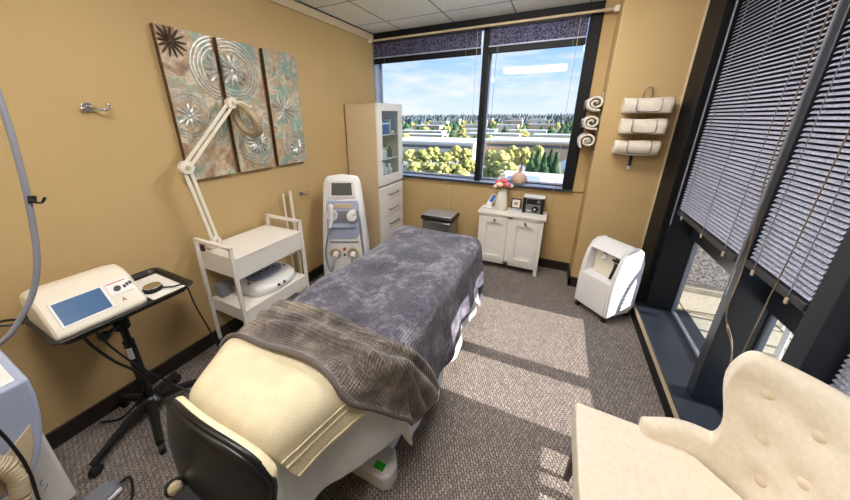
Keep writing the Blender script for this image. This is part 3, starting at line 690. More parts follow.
# ================================================================== WHITE TROLLEY
TX0, TX1, TY0, TY1 = -2.085, -1.70, .985, 1.545
t = thing('rolling_cart', 'white two-tier trolley against the left wall with a magnifier lamp', 'trolley', ((TX0+TX1)/2, (TY0+TY1)/2, 0))
ps = .022
for y, nm in ((TY0, 0), (TY1, 1)):
    b = MB()
    for x in (TX0, TX1-ps): b.box(x, x+ps, y-ps/2, y+ps/2, .055, .868)
    b.box(TX0, TX1, y-ps/2, y+ps/2, .846, .868)
    b.build('end_frame', M['white'], t, bevel=.003)
MB().box(TX0+.012, TX1-.004, TY0+.012, TY1-.012, .635, .775).build('top_drawer_box', M['white'], t, bevel=.004)
MB().box(TX0+.008, TX1+.0, TY0+.011, TY1-.011, .775, .782).build('top_shelf', M['white'], t, bevel=.002)
MB().box(TX0+.012, TX1-.002, TY0+.012, TY1-.012, .30, .40).build('lower_shelf', M['white'], t, bevel=.004)
for x in (TX0+ps/2, TX1-ps/2):
    for y in (TY0, TY1):
        c = MB().cyl((x-.010, y, .025), (x+.010, y, .025), .025, seg=18).build('castor', M['rubber'], t, bevel=.004)
        MB().box(x-.013, x+.013, y-.011, y+.011, .026, .058).build('castor_fork', M['grey'], c, bevel=.003)
MB().box(TX0+.10, TX0+.13, TY0-.028, TY0-.01, .80, .845).build('lamp_clamp', M['plast_black'], t, bevel=.004)
# second set of uprights behind the trolley
t = thing('pole_stand', 'pair of slim white upright poles behind the far end of the trolley', 'stand', (-2.075, 1.80, 0))
MB().cyl((-2.075, 1.815, .012), (-2.075, 1.815, 1.005), .014, seg=14).build('pole', M['cream_plast'], t, bevel=.003)
MB().cyl((-2.085, 1.745, .012), (-2.085, 1.745, .99), .009, seg=12).build('pole', M['cream_plast'], t, bevel=.003)
MB().box(-2.105, -2.05, 1.73, 1.84, .0, .014).build('base_plate', M['cream_plast'], t, bevel=.004)
# facial device on the lower shelf
t = thing('facial_device', 'oval white facial machine with a grey keypad on the lower trolley shelf', 'medical device', (-1.86, 1.31, .40), math.radians(0))
def oval(w, d, n=2.6, k=40): return [(w*math.copysign(abs(math.cos(a))**(2/n), math.cos(a)), d*math.copysign(abs(math.sin(a))**(2/n), math.sin(a))) for a in (2*PI*i/k for i in range(k))]
def loft(mb, rings):
    V = [[mb.bm.verts.new(p) for p in r] for r in rings]
    n = len(V[0])
    for A, B in zip(V, V[1:]):
        for k in range(n): mb.bm.faces.new((A[k], A[(k+1) % n], B[(k+1) % n], B[k]))
    mb.bm.faces.new(V[0][::-1]); mb.bm.faces.new(V[-1]); return mb
def devz(x): return .085+(-x)*.20        # the lid slopes up to the wall
ring = lambda s, zf: [(x*s, y*s, zf(x*s)) for x, y in oval(.15, .195)]
loft(MB(), [ring(.94, lambda x: 0), ring(1, lambda x: .012), ring(1.0, lambda x: devz(x)*.75), ring(.95, lambda x: devz(x)*.95), ring(.86, lambda x: devz(x)), ring(.3, lambda x: devz(x)+.004)]).build('housing', M['whiteplast'], t, world=False, angle=50)
p = [(x*.085-.035, y*.145, 0) for x, y in oval(1, 1, 2)]
pad = loft(MB(), [[(x, y, devz(x)-.01) for x, y, _ in p], [(x, y, devz(x)+.007) for x, y, _ in p]]).build('keypad', M['screen_blue'] if False else M['bluegrey'], t, world=False, bevel=.003)
for k in range(6):
    yy = -.085+k*.034
    MB().ball((-.045+.012*(k % 2), yy, devz(-.045)+.007), (.013, .011, .005), 10).build('key', M['dark'], pad, world=False)
for yy in (-.16, .16): MB().ball((-.0, yy, devz(0)+.002), (.010, .010, .006), 10).build('red_button', M['red'], t, world=False)
for yy in (-.03, .02): MB().cyl((.130, yy, .045), (.1525, yy, .045), .010, seg=12).build('socket', M['plast_black'], t, world=False)
MB().tube([(-1.975, 1.40, .45), (-2.03, 1.49, .47), (-2.06, 1.55, .46), (-2.10, 1.64, .46)], .004, 8).build('device_cord', M['plast_black'], t)
# dark device behind on the lower shelf
t = thing('charger_box', 'small grey box at the near end of the lower trolley shelf', 'box', (-2.02, 1.08, .40))
MB().box(-2.055, -1.985, 1.02, 1.10, .40, .50).build('box_body', M['grey'], t, bevel=.006)
MB().box(-1.985, -1.982, 1.035, 1.085, .43, .47).build('box_front', M['grey'], t)
# ================================================================== MAGNIFIER LAMP
LB, LE, LH = Vector((-2.0, 1.07, .83)), Vector((-2.0, 1.0, 1.335)), Vector((-2.0, 1.365, 1.713))
t = thing('magnifier_lamp', 'cream swing-arm magnifying lamp clamped to the white trolley', 'lamp', LB)
def armpair(a, b, nm):
    dirv = (b-a).normalized(); side = Vector((1, 0, 0)).cross(dirv).normalized()
    for s in (-1, 1):
        o = side*.016*s
        q = dirv.to_track_quat('Z', 'X').to_matrix().to_4x4()
        m = MB(); L = (b-a).length
        m.box(-.010, .010, -.006, .006, .0, L, Matrix.Translation(a+o) @ q); m.build('arm_bar', M['cream_plast'], t, bevel=.002)
MB().cyl(LB-Vector((0, 0, .06)), LB+Vector((0, 0, .01)), .016, seg=16).build('clamp_post', M['cream_plast'], t)
MB().box(-2.03, -1.97, 1.012, 1.10, .7825, .80).build('clamp_plate', M['cream_plast'], t, bevel=.004)
armpair(LB, LE, 0); armpair(LE, LH, 1)
for c, r in ((LB, .030), (LE, .040), (LH, .036)):
    j = MB().cyl(c-Vector((.020, 0, 0)), c+Vector((.020, 0, 0)), r, seg=24).build('joint', M['cream_plast'], t, bevel=.004)
    MB().cyl(c+Vector((.019, 0, 0)), c+Vector((.025, 0, 0)), r*.35, seg=14).build('joint_screw', M['tan'], j, bevel=.002)
HC = Vector((-1.985, 1.445, 1.60)); hn = Vector((-.04, -.68, -.28)).normalized(); hq = hn.to_track_quat('Z', 'Y').to_matrix().to_4x4()
MB().tube([LH, LH+Vector((0, .07, .005)), LH+Vector((.005, .115, -.02)), HC+Vector((-.002, .06, .10))], .011, 10).build('head_yoke', M['cream_plast'], t)
hd = MB().lathe([(.086, -.02), (.116, -.022), (.126, -.01), (.126, .012), (.116, .022), (.090, .020), (.084, .008), (.084, -.014)], HC, 36, hq)
hd.bm.faces.ensure_lookup_table()
bmesh.ops.delete(hd.bm, geom=[f_ for f_ in hd.bm.faces if len(f_.verts) > 4], context='FACES')
lh = hd.build('lamp_head', pm('taupe_plastic', (168, 150, 120), .4), t)
MB().lathe([(.085, -.004), (.06, .004), (.001, .007), (.06, -.006)][:3], HC, 30, hq).build('lens', M['lens'], lh)
# ================================================================== TREATMENT BED
BZ = .70                                                       # mattress top
POLY = [(-1.08, .58), (-.99, .425), (-.71, .425), (-.635, .62), (-.525, .86), (-.50, 2.10), (-1.06, 2.10)]   # flat top, inset
def closest(px, py, poly=POLY):
    inside = True; best = None
    for i in range(len(poly)):
        ax, ay = poly[i]; bx, by = poly[(i+1) % len(poly)]
        ex, ey = bx-ax, by-ay
        # the polygon runs anticlockwise as seen from above; the inside lies to the left
        if ex*(py-ay)-ey*(px-ax) < 0: inside = False
        t_ = max(0, min(1, ((px-ax)*ex+(py-ay)*ey)/(ex*ex+ey*ey)))
        qx, qy = ax+ex*t_, ay+ey*t_; d_ = math.hypot(px-qx, py-qy)
        if best is None or d_ < best[0]: best = (d_, qx, qy)
    return (0, px, py, 0, 0) if inside else (best[0], best[1], best[2], (px-best[1])/max(best[0], 1e-6), (py-best[2])/max(best[0], 1e-6))
def drape(a, b, off, r=.05, flare=.10, rip=.05, freq=17, ph=0, zmin=.015, poly=POLY, lump=.004):
    e_, qx, qy, nx, ny = closest(a, b, poly)
    z = BZ+off + lump*noise.noise(Vector((a*4, b*4, ph)))*2
    R_ = r+off
    if e_ <= 0: return Vector((qx, qy, z))
    if e_ < R_*PI/2:
        an = e_/R_; return Vector((qx+nx*R_*math.sin(an), qy+ny*R_*math.sin(an), z-R_*(1-math.cos(an))))
    d_ = e_-R_*PI/2
    s_ = (qx*(-ny)+qy*nx)
    q = math.sin(freq*s_+ph)*.7+.3*math.sin(freq*2.3*s_+ph*2)
    o_ = R_+flare*d_+rip*d_*q
    return Vector((qx+nx*o_, qy+ny*o_, max(zmin, z-R_-d_)))
t = thing('treatment_bed', 'padded treatment bed with white base, the largest piece of furniture in the room', 'treatment table', (-.79, 1.2, 0))
def slab(poly, grow, z0, z1):
    cx = sum(p[0] for p in poly)/len(poly); cy = sum(p[1] for p in poly)/len(poly)
    pts = []
    for x, y in poly:
        dx, dy = x-cx, y-cy; L = math.hypot(dx, dy); pts.append((x+dx/L*grow, y+dy/L*grow, z0))
    return MB().prism(pts, (0, 0, z1-z0))
slab(POLY, .03, .605, BZ-.004).build('mattress', M['cushion'], t, bevel=.03, seg=4)
slab(POLY, .0, .55, .605).build('frame', M['white'], t, bevel=.006)
MB().box(-1.0, -.60, .95, 1.85, .09, .22).build('base_housing', M['whiteplast'], t, bevel=.02, seg=3)
for y in (1.10, 1.68): MB().box(-.86, -.72, y-.07, y+.07, .22, .55).build('lift_column', M['whiteplast'], t, bevel=.01)
b = MB().prism([(-1.06, .72, .0), (-.495, .72, .0), (-.46, .745, .0), (-.462, .80, .0), (-.50, .86, 0), (-1.06, .86, .0)], (0, 0, .095))
ft = b.build('base_foot', M['whiteplast'], t, bevel=.012, seg=3)
MB().box(-.555, -.505, .742, .775, .0948, .0965).build('green_sticker', M['green'], ft)
MB().box(-1.03, -.53, .84, 1.95, .012, .09).build('base_rail', M['whiteplast'], t, bevel=.01)
MB().box(-1.06, -.52, 1.9, 2.02, .0, .095).build('base_foot', M['whiteplast'], t, bevel=.012)

def cloth(name, mat, poly_fn, nu, nv, label, cat, off, thick, group=None, **kw):
    """poly_fn(u,v) -> flat cloth coordinates (a,b)"""
    b = MB()
    b.grid(lambda u, v: drape(*poly_fn(u, v), off, **kw), nu, nv, uv=lambda u, v: poly_fn(u, v))
    o = b.build(name, mat, None, angle=180, fixn=True)
    if kw.get('flip'): pass
    q = o.modifiers.new('thickness', 'SOLIDIFY'); q.thickness = thick; q.offset = 0
    q = o.modifiers.new('relax', 'SMOOTH'); q.factor = .5; q.iterations = 6
    o.modifiers.new('smooth', 'SUBSURF').render_levels = 1; o.modifiers['smooth'].levels = 1
    return tag(o, label, cat, group)
def lerp(pts, v):
    for (v0, x0), (v1, x1) in zip(pts, pts[1:]):
        if v <= v1: return x0+(x1-x0)*(v-v0)/(v1-v0)
    return pts[-1][1]
# sheet
def sheet_fn(u, v):
    b_ = .30+v*2.26
    right = lerp([(.30, .16), (.42, .22), (.58, .28), (.74, .36), (.88, .52), (1.1, .60), (1.35, .585), (1.6, .60), (1.85, .575), (2.2, .56), (2.6, .5)], b_)
    a0, a1 = -1.085-.55, -.51+right
    return (a0+(a1-a0)*u, b_-.16*(1-v))
sh = cloth('bed_sheet', M['sheet'], sheet_fn, 84, 110, 'white sheet hanging out below the grey blanket along the bed', 'sheet', .006, .004, flare=.09, rip=.06, freq=17, ph=.6)
# main blanket
def blanket_fn(u, v):
    b_ = .62+v*(2.10+.48-.62)
    right = .455+.035*math.sin(b_*5.3+1)-.30*max(0, (1.0-b_))/.35
    a0, a1 = -1.085-.46, -.50+right
    return (a0+(a1-a0)*u, b_)
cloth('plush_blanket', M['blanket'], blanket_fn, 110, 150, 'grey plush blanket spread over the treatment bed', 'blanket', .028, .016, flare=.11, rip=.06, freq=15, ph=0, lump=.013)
# folded-back near end of the blanket
FAR = [(0, (-1.085-.36, .86)), (.22, (-1.10, .835)), (.36, (-.95, .855)), (.5, (-.74, .865)), (.62, (-.56, .835)), (.72, (-.46, .84)), (.84, (-.26, .98)), (1, (.05, 1.13))]
NEAR = [(0, (-1.085-.36, .50)), (.22, (-1.10, .585)), (.36, (-.95, .585)), (.5, (-.75, .60)), (.62, (-.60, .585)), (.72, (-.50, .555)), (.84, (-.36, .60)), (1, (-.07, .71))]
def L2(pts, u):
    for (u0, p0), (u1, p1) in zip(pts, pts[1:]):
        if u <= u1:
            k = (u-u0)/(u1-u0); return (p0[0]+(p1[0]-p0[0])*k, p0[1]+(p1[1]-p0[1])*k)
    return pts[-1][1]
def smoothL(pts, u):
    s0 = [L2(pts, min(1, max(0, u+d_))) for d_ in (-.05, -.025, 0, .025, .05)]
    return (sum(p[0] for p in s0)/5, sum(p[1] for p in s0)/5)
def fold_fn(u, v):
    n_, f_ = smoothL(NEAR, u), smoothL(FAR, u); return (n_[0]+(f_[0]-n_[0])*v, n_[1]+(f_[1]-n_[1])*v)
b = MB()
def fold_pt(u, v):
    a_, b_ = fold_fn(u, v)
    # rolled edges: thick at both borders, a diagonal pleat between
    edge = .016*math.exp(-((v-.0)/.07)**2)+.014*math.exp(-((v-.94)/.05)**2)
    pleat = .034*math.exp(-((v-(.25+.5*u))/.10)**2)*min(1, u*2)*(1-u*.3)+.024*math.exp(-((v-(.75-.3*u))/.08)**2)
    p = drape(a_, b_, .052+edge+pleat, flare=.10, rip=.05, freq=14, ph=.8, lump=.012)
    return p
b.grid(fold_pt, 90, 44, uv=fold_fn)
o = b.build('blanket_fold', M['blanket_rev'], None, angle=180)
q = o.modifiers.new('thickness', 'SOLIDIFY'); q.thickness = .02; q.offset = 0
q = o.modifiers.new('smooth', 'SUBSURF'); q.levels = q.render_levels = 1
tag(o, 'taupe-brown blanket layer folded back across the bed beside the cream towel', 'blanket')
# hem tube along the fold's far border, part of the fold
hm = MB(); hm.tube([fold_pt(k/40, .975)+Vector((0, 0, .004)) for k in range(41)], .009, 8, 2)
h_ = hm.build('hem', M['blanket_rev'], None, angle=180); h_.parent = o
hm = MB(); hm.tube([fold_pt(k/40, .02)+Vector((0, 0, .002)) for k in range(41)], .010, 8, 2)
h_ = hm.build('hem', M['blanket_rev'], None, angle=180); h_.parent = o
# cream towel over the head end
TPOLY = POLY
def towel_fn(u, v):
    nr = L2([(0, (-1.085-.15, .44)), (.25, (-1.03, .32)), (.72, (-.66, .315)), (1, (-.45, .35))], u)
    fr = L2([(0, (-1.085-.20, .64)), (.25, (-1.07, .635)), (.72, (-.58, .635)), (1, (-.395, .60))], u)
    return (nr[0]+(fr[0]-nr[0])*v, nr[1]+(fr[1]-nr[1])*v)
tw = cloth('cream_towel', M['terry'], towel_fn, 64, 44, 'cream terry towel laid across the head end of the bed', 'towel', .040, .016, flare=.22, rip=.08, freq=12, ph=2, lump=.008)

for u_ in (.86, .90, .985):
    hm = MB(); hm.tube([drape(*towel_fn(u_, k/24), .0485, flare=.22, rip=.08, freq=12, ph=2, lump=.008) for k in range(25)], .0035, 6, 2)
    h_ = hm.build('hem_stitch', M['terry'], None, angle=180); h_.parent = tw
# ================================================================== STOOL AT THE HEAD END
ST = (-.79, .12, 0)
t = thing('task_chair', 'black-backed rolling chair with cream padding tucked against the head of the bed', 'chair', ST)
# backrest: a curved shield; x across, z up, y towards the bed
def shield(u, v, off):
    k = abs(u*2-1); zt = .812-.060*k**2.6-.05*k**8
    z = .37+(zt-.37)*v
    hw = .125+.112*math.sin(min(1, v/.85)*PI/2)**1.2
    return Vector((ST[0]+(u*2-1)*hw, .225+.045*v+off+.03*k**2-.012*math.sin(v*PI), z))
b = MB(); b.grid(lambda u, v: shield(u, v, 0), 26, 16)
b.build('back_shell', M['plast_black'], t, solid=.016, angle=60)
b = MB(); b.grid(lambda u, v: shield(.07+.91*u, .03+.965*v, .034), 26, 16)
b.build('back_cushion', M['cushion'], t, solid=.036, angle=180, subsurf=1)
rim = [shield(u/20, 1, .0) for u in range(21)]
MB().tube([shield(0, k/8, .004) for k in range(8)]+rim+[shield(1, 1-k/8, .004) for k in range(1, 9)], .009, 8, 2).build('edge_trim', M['plast_black'], t, angle=180)
MB().box(-.86, -.74, .175, .225, .42, .58).build('back_bracket', M['rubber'], t, bevel=.008)
MB().tube([(-.80, .19, .44), (-.80, .19, .33), (-.80, .32, .345), (-.79, .43, .35)], .018, 8).build('back_arm', M['plast_black'], t)
MB().cyl((-.905, .205, .55), (-.84, .20, .56), .008, seg=10).build('knob_shaft', M['steel'], t)
kq = Vector((-.94, .35, -.2)).to_track_quat('Z', 'Y').to_matrix().to_4x4()
MB().lathe([(.008, -.02), (.022, -.014), (.024, .004), (.016, .014), (.004, .016)], (-.91, .206, .55), 12, kq).build('adjustment_knob', M['rubber'], t, angle=20)
MB().lathe([(.006, -.016), (.016, -.012), (.018, 0), (.012, .01)], (-.875, .20, .585), 12, kq).build('adjustment_knob', M['tan'], t, angle=20)
MB().lathe([(.12, .36), (.145, .375), (.15, .40), (.14, .425), (.09, .437), (.01, .438)], (-.83, .43, 0), 32).build('seat', M['cushion'], t)
MB().cyl((-.79, .43, .12), (-.79, .43, .37), .025, seg=16).build('gas_column', M['steel'], t)
for k in range(5):
    a = 2*PI*k/5+.35; e_ = Vector((-.79+.22*math.cos(a), .43+.22*math.sin(a), .0))
    lg = MB().tube([(-.79, .43, .12), (-.79+.12*math.cos(a), .43+.12*math.sin(a), .105), (e_.x, e_.y, .075)], lambda s: .022-.006*s, 8).build('star_leg', M['plast_black'], t)
    MB().cyl((e_.x-.012*math.sin(a), e_.y+.012*math.cos(a), .025), (e_.x+.012*math.sin(a), e_.y-.012*math.cos(a), .025), .025, seg=16).cyl((e_.x, e_.y, .025), (e_.x, e_.y, .075), .006, seg=8).build('castor', M['rubber'], lg)

# ================================================================== TUFTED ARMCHAIR
AC = (.50, .865, 0); t = thing('armchair', 'cream button-tufted wingback armchair beside the right-hand windows', 'armchair', AC)
PLAN = [(0, .300, 0), (.14, .292, .10), (.28, .255, .195), (.42, .195, .255), (.54, .135, .285), (.68, .06, .296), (.84, -.0, .292), (1.0, -.05, .286)]
def plan(tt):
    k = abs(tt); sg = 1 if tt >= 0 else -1
    for p0, p1 in zip(PLAN, PLAN[1:]):
        if k <= p1[0] or p1 is PLAN[-1]:
            f_ = (k-p0[0])/(p1[0]-p0[0]); return Vector((p0[1]+(p1[1]-p0[1])*f_, sg*(p0[2]+(p1[2]-p0[2])*f_), 0))
def plan_s(tt):
    ks = (-.06, -.03, 0, .03, .06); v = Vector()
    for d_ in ks: v += plan(max(-1.06, min(1.06, tt+d_)))
    return v/5
def sstep(a, b, x): x = max(0, min(1, (x-a)/(b-a))); return x*x*(3-2*x)
def topz(k): return .884-.02*k-.341*sstep(.415, .525, k)-.03*sstep(.6, 1.0, k)
def chair_pt(tt, z, off):
    k = abs(tt); sg = 1 if tt >= 0 else -1
    hi = sstep(.56, .76, z)
    k2 = k + .10*hi*sstep(.28, .47, k)
    p = plan_s(sg*min(k2, 1.04)); tg = plan_s(sg*k2+.02)-plan_s(sg*k2-.02); nrm = Vector((tg.y, -tg.x, 0)).normalized()   # outward
    lean = .20*max(0, z-.42)*(.55+.45*(1-min(1, k))) + .035*hi*sstep(.3, .55, k)
    p = p+nrm*(off+lean); return Vector((p.x, p.y, z))
BUTTONS = [(s*k_, z_) for s in (-1, 1) for k_, z_ in ((.37, .765), (.255, .74), (.355, .625), (.298, .497), (.21, .595), (.12, .755), (.07, .60))]
def tuft(tt, z):
    s_ = 0
    for k_, z_ in BUTTONS:
        d2 = ((tt-k_)*.62)**2+(z-z_)**2; s_ += .020*math.exp(-d2/.0011)
    return s_
b = MB(); NU, RI = 141, 22
loops = []
for i in range(NU):
    tt = -1+2*i/(NU-1); zt = topz(abs(tt)); th = .036*(1 if abs(tt) < .93 else math.sqrt(max(.02, 1-((abs(tt)-.93)/.075)**2)))
    lp = []
    for j in range(RI+1):
        z = .34+(zt-th-.34)*j/RI; lp.append(chair_pt(tt, z, -th*.9+tuft(tt, z)))
    for j in range(1, 6):
        a = PI*j/6; lp.append(chair_pt(tt, zt-th+th*math.sin(a), -th*.9*math.cos(a)))
    for j in range(RI+1):
        z = zt-th-(zt-th-.30)*j/RI; lp.append(chair_pt(tt, z, th*.9))
    loops.append([b.bm.verts.new(p) for p in lp])
for A, B in zip(loops, loops[1:]):
    for k in range(len(A)): b.bm.faces.new((A[k], A[(k+1) % len(A)], B[(k+1) % len(A)], B[k]))
b.bm.faces.new(loops[0][::-1]); b.bm.faces.new(loops[-1])
b.build('wing_back', M['linen'], t, world=False, angle=180, subsurf=1)
for k_, z_ in BUTTONS:
    p = chair_pt(k_, z_, -.032+.016); q = (chair_pt(k_, z_, -.05)-chair_pt(k_, z_, 0)).normalized()
    MB().ball(p, (.017, .017, .009), 14, q.to_track_quat('Z', 'Y').to_matrix().to_4x4()).build('button', M['button'], t, world=False)
# seat cushion
pts = [(-.275, -.30), (-.262, -.312), (-.02, -.306), (.10, -.262), (.20, -.16), (.235, 0), (.20, .16), (.10, .262), (-.02, .306), (-.262, .312), (-.275, .30)]
b = MB().prism([(x, y, .33) for x, y in pts], (0, 0, .115))
b.build('seat', M['linen'], t, world=False, bevel=.028, seg=4)
MB().prism([(x*.96, y*.96, .27) for x, y in pts], (0, 0, .065)).build('seat_rail', M['linen'], t, world=False, bevel=.008)
for x, y in ((-.225, .265), (-.225, -.265), (.18, .20), (.18, -.20)):
    sx = -.02 if x < 0 else .035; sy = .015 if y > 0 else -.015
    b = MB().cyl((x, y, .29), (x+sx, y+sy, .0), .026, .015, 4); b.build('leg', M['darkwood'], t, world=False, bevel=.003)
# ================================================================== LASER TOWER
LT = (-1.79, 2.20, 0); t = thing('laser_tower', 'tall white and blue treatment tower with a grey screen and two handpieces', 'medical device', LT, math.radians(26))
def L(mb, n, m, p=None, **kw): return mb.build(n, m, p or t, world=False, **kw)
def tow(z):                                            # half width and front y by height
    hw = .222-.058*max(0, (z-.2)/.95)**1.5
    fy = -.16+.13*max(0, (z-.1)/1.05)
    return hw, fy
outline = []
zs = [.04+.96*i/16 for i in range(17)]
for z in zs: outline.append((tow(z)[0], z))
for k in range(1, 9):
    a = k/9*PI/2; outline.append((tow(1.0)[0]-.06*(1-math.cos(a)), 1.0+.10*math.sin(a)))
outline.append((.0, 1.115))
left = [(-x, z) for x, z in outline[::-1][1:]]
ring_ = outline+left
b = MB()
front = [(x, tow(z)[1], z) for x, z in ring_]; back = [(x*.92, .14-.10*max(0, z-.3), z*.985) for x, z in ring_]
mid = [(x*1.0, tow(z)[1]+.03, z) for x, z in ring_]; fr2 = [(x*.955, tow(z)[1]-.014, .04+(z-.04)*.988) for x, z in ring_]
loft(b, [back, mid, front, fr2]); L(b, 'housing', M['whiteplast'], angle=50)
def fpt(x, z, d=0): return (x, tow(z)[1]-.014-d, z)
def panel(pts, d0, d1, name, mat, **kw):
    mb = MB(); loft(mb, [[fpt(x, z, d0) for x, z in pts], [fpt(x, z, d1) for x, z in pts]]); return L(mb, name, mat, **kw)
sc = panel([(-.135, .90), (.135, .90), (.118, 1.055), (.0, 1.068), (-.118, 1.055)], -.004, .008, 'screen_bezel', M['whiteplast'], bevel=.006)
panel([(-.098, .925), (.098, .925), (.092, 1.04), (-.092, 1.04)], .007, .0105, 'screen', M['screen_off'])
panel([(-.16, .56), (-.12, .50), (.12, .50), (.16, .56), (.155, .83), (.145, .875), (-.145, .875), (-.155, .83)], -.01, .006, 'blue_panel', M['bluegrey'], bevel=.006)
panel([(-.085, .66), (.085, .66), (.075, .775), (-.075, .775)], .004, .009, 'tray_recess', M['grey'], bevel=.004)
panel([(-.12, .615), (.12, .615), (.12, .64), (-.12, .64)], .004, .03, 'shelf_lip', M['bluegrey'], bevel=.006)
panel([(-.10, .80), (.10, .80), (.07, .845), (-.07, .845)], .004, .012, 'tan_badge', M['tan'], bevel=.004)
panel([(-.14, .46), (.14, .46), (.14, .475), (-.14, .475)], -.006, .004, 'seam', M['grey'])
for s in (-1, 1):
    c = fpt(s*.105, .735, .012)
    L(MB().lathe([(.055, -.01), (.058, .012), (.045, .018), (.040, .004)], c, 26, Matrix.Rotation(PI/2, 4, 'X')), 'holster_cup', M['whiteplast'], bevel=.003)
    c2 = fpt(s*.085, .355, .0)
    L(MB().lathe([(.062, -.008), (.062, .008), (.045, .014), (.036, .002)], c2, 26, Matrix.Rotation(PI/2, 4, 'X')), 'port_ring', M['tan'], bevel=.003)
    pg = L(MB().cyl((c2[0], c2[1]-.004, c2[2]), (c2[0], c2[1]-.07, c2[2]-.012), .028, .022, 18), 'hose_plug', M['whiteplast'], bevel=.004)
# handpieces: left hangs as a cylinder, right holds a disc head; both with hoses
x0 = -.105
hp = L(MB().cyl(fpt(x0, .70, .05), fpt(x0+.004, .82, .055), .020, .024, 16).ball(fpt(x0+.004, .83, .055), .027, 14).cyl(fpt(x0-.01, .63, .06), fpt(x0, .70, .05), .014, .02, 14), 'handpiece', M['whiteplast'], bevel=.002)
L(MB().tube([fpt(x0-.01, .63, .06), fpt(-.135, .55, .08), fpt(-.155, .42, .10), fpt(-.14, .30, .12), fpt(-.10, .24, .14), fpt(-.085, .30, .10), fpt(-.085, .352, .06)], .011, 8), 'hose', M['grey'])
x0 = .105
L(MB().lathe([(.02, -.02), (.05, -.014), (.054, .0), (.045, .012), (.015, .018)], fpt(x0-.01, .735, .045), 24, Matrix.Rotation(PI/2-.3, 4, 'X')).cyl(fpt(x0, .75, .06), fpt(x0+.03, .80, .05), .018, .015, 14), 'handpiece', M['whiteplast'], bevel=.002)
L(MB().tube([fpt(x0+.03, .80, .05), fpt(.15, .78, .06), fpt(.17, .68, .07), fpt(.185, .52, .08), fpt(.20, .36, .09), fpt(.20, .22, .11), fpt(.14, .18, .13), fpt(.09, .24, .12), fpt(.085, .352, .06)], .011, 8), 'hose', M['grey'])
L(MB().ball(fpt(0, .40, .006), (.017, .014, .017), 14), 'stop_button', M['red'])
L(MB().cyl(fpt(0, .34, -.002), fpt(0, .34, .012), .012, seg=14), 'key_switch', M['dark'], bevel=.002)
for x in (-.15, .15):
    for y in (-.11, .10): L(MB().cyl((x-.014, y, .025), (x+.014, y, .025), .025, seg=16), 'castor', M['rubber'], bevel=.004)

# ================================================================== TRAY STAND
TX0, TX1, TY0, TY1, TZ2 = -2.06, -1.655, .215, .735, .755
PO = (-1.905, .475)
t = thing('tray_stand', 'black rolling instrument stand carrying a shallow black tray', 'stand', (PO[0], PO[1], 0))
b = MB()
def rr(x0, x1, y0, y1, r, z, n=5):
    o = []
    for cx, cy, a0 in ((x1-r, y1-r, 0), (x0+r, y1-r, 90), (x0+r, y0+r, 180), (x1-r, y0+r, 270)):
        for k in range(n+1):
            a = math.radians(a0+90*k/n); o.append((cx+r*math.cos(a), cy+r*math.sin(a), z))
    return o
loft(b, [rr(TX0+.02, TX1-.02, TY0+.02, TY1-.02, .03, TZ2-.004), rr(TX0+.004, TX1-.004, TY0+.004, TY1-.004, .04, TZ2+.014), rr(TX0-.004, TX1+.004, TY0-.004, TY1+.004, .04, TZ2+.018), rr(TX0-.004, TX1+.004, TY0-.004, TY1+.004, .04, TZ2+.022), rr(TX0+.012, TX1-.012, TY0+.012, TY1-.012, .035, TZ2+.021), rr(TX0+.022, TX1-.022, TY0+.022, TY1-.022, .03, TZ2+.004)])
b.build('tray', M['plast_black'], t, angle=40)
MB().tube([(x, y, TZ2-.008) for x, y, _ in rr(TX0+.03, TX1-.03, TY0+.03, TY1-.03, .03, 0, 3)], .007, 8, 0, closed=True).build('tray_frame', M['rubber'], t)
MB().cyl((*PO, .06), (*PO, .50), .024, seg=20).build('outer_pole', M['plast_black'], t)
MB().cyl((*PO, .48), (*PO, .742), .017, seg=20).build('inner_pole', M['plast_black'], t)
MB().box(PO[0]-.05, PO[0]+.05, PO[1]-.05, PO[1]+.05, TZ2-.022, TZ2-.010).build('mount_plate', M['rubber'], t, bevel=.003)
cl = MB().cyl((*PO, .58), (*PO, .66), .032, seg=20).build('height_collar', M['rubber'], t, bevel=.004)
MB().cyl((PO[0]+.02, PO[1]-.02, .615), (PO[0]+.05, PO[1]-.075, .615), .010, seg=12).lathe([(.008, -.012), (.024, -.010), (.026, .01), (.010, .014)], (PO[0]+.055, PO[1]-.085, .615), 12, Vector((.5, -.87, 0)).to_track_quat('Z', 'Y').to_matrix().to_4x4()).build('height_knob', M['plast_black'], cl)
b = MB()
b.grid(lambda u, v: (PO[0]+.0248*math.cos(-1.25+u*1.1), PO[1]+.0248*math.sin(-1.25+u*1.1), .395+.07*v), 8, 2)
lbm = b.build('white_label', M['paper'], t)
b = MB()
for k in range(4): b.grid(lambda u, v, k=k: (PO[0]+.0252*math.cos(-1.1+u*.8), PO[1]+.0252*math.sin(-1.1+u*.8), .403+.015*k+.004*v), 8, 2)
b.build('label_print', M['grey'], lbm)
MB().lathe([(.06, .055), (.06, .085), (.035, .115), (.026, .12)], (*PO, 0), 24).build('hub', M['plast_black'], t)
for ang in (-64, -18, 60, 118, 200):
    a = math.radians(ang); R_ = .33 if ang in (-64, -18, 60) else .19
    if ang == 118: R_ = .19
    ex, ey = PO[0]+R_*math.cos(a), PO[1]+R_*math.sin(a)
    lg = MB().tube([(PO[0]+.03*math.cos(a), PO[1]+.03*math.sin(a), .085), (PO[0]+R_*.5*math.cos(a), PO[1]+R_*.5*math.sin(a), .082), (ex, ey, .066)], lambda s: .026-.008*s, 8).build('base_leg', M['plast_black'], t)
    sx, sy = -math.sin(a)*.013, math.cos(a)*.013
    MB().cyl((ex-sx, ey-sy, .027), (ex+sx, ey+sy, .027), .027, seg=18).build('castor', M['rubber'], lg, bevel=.004)
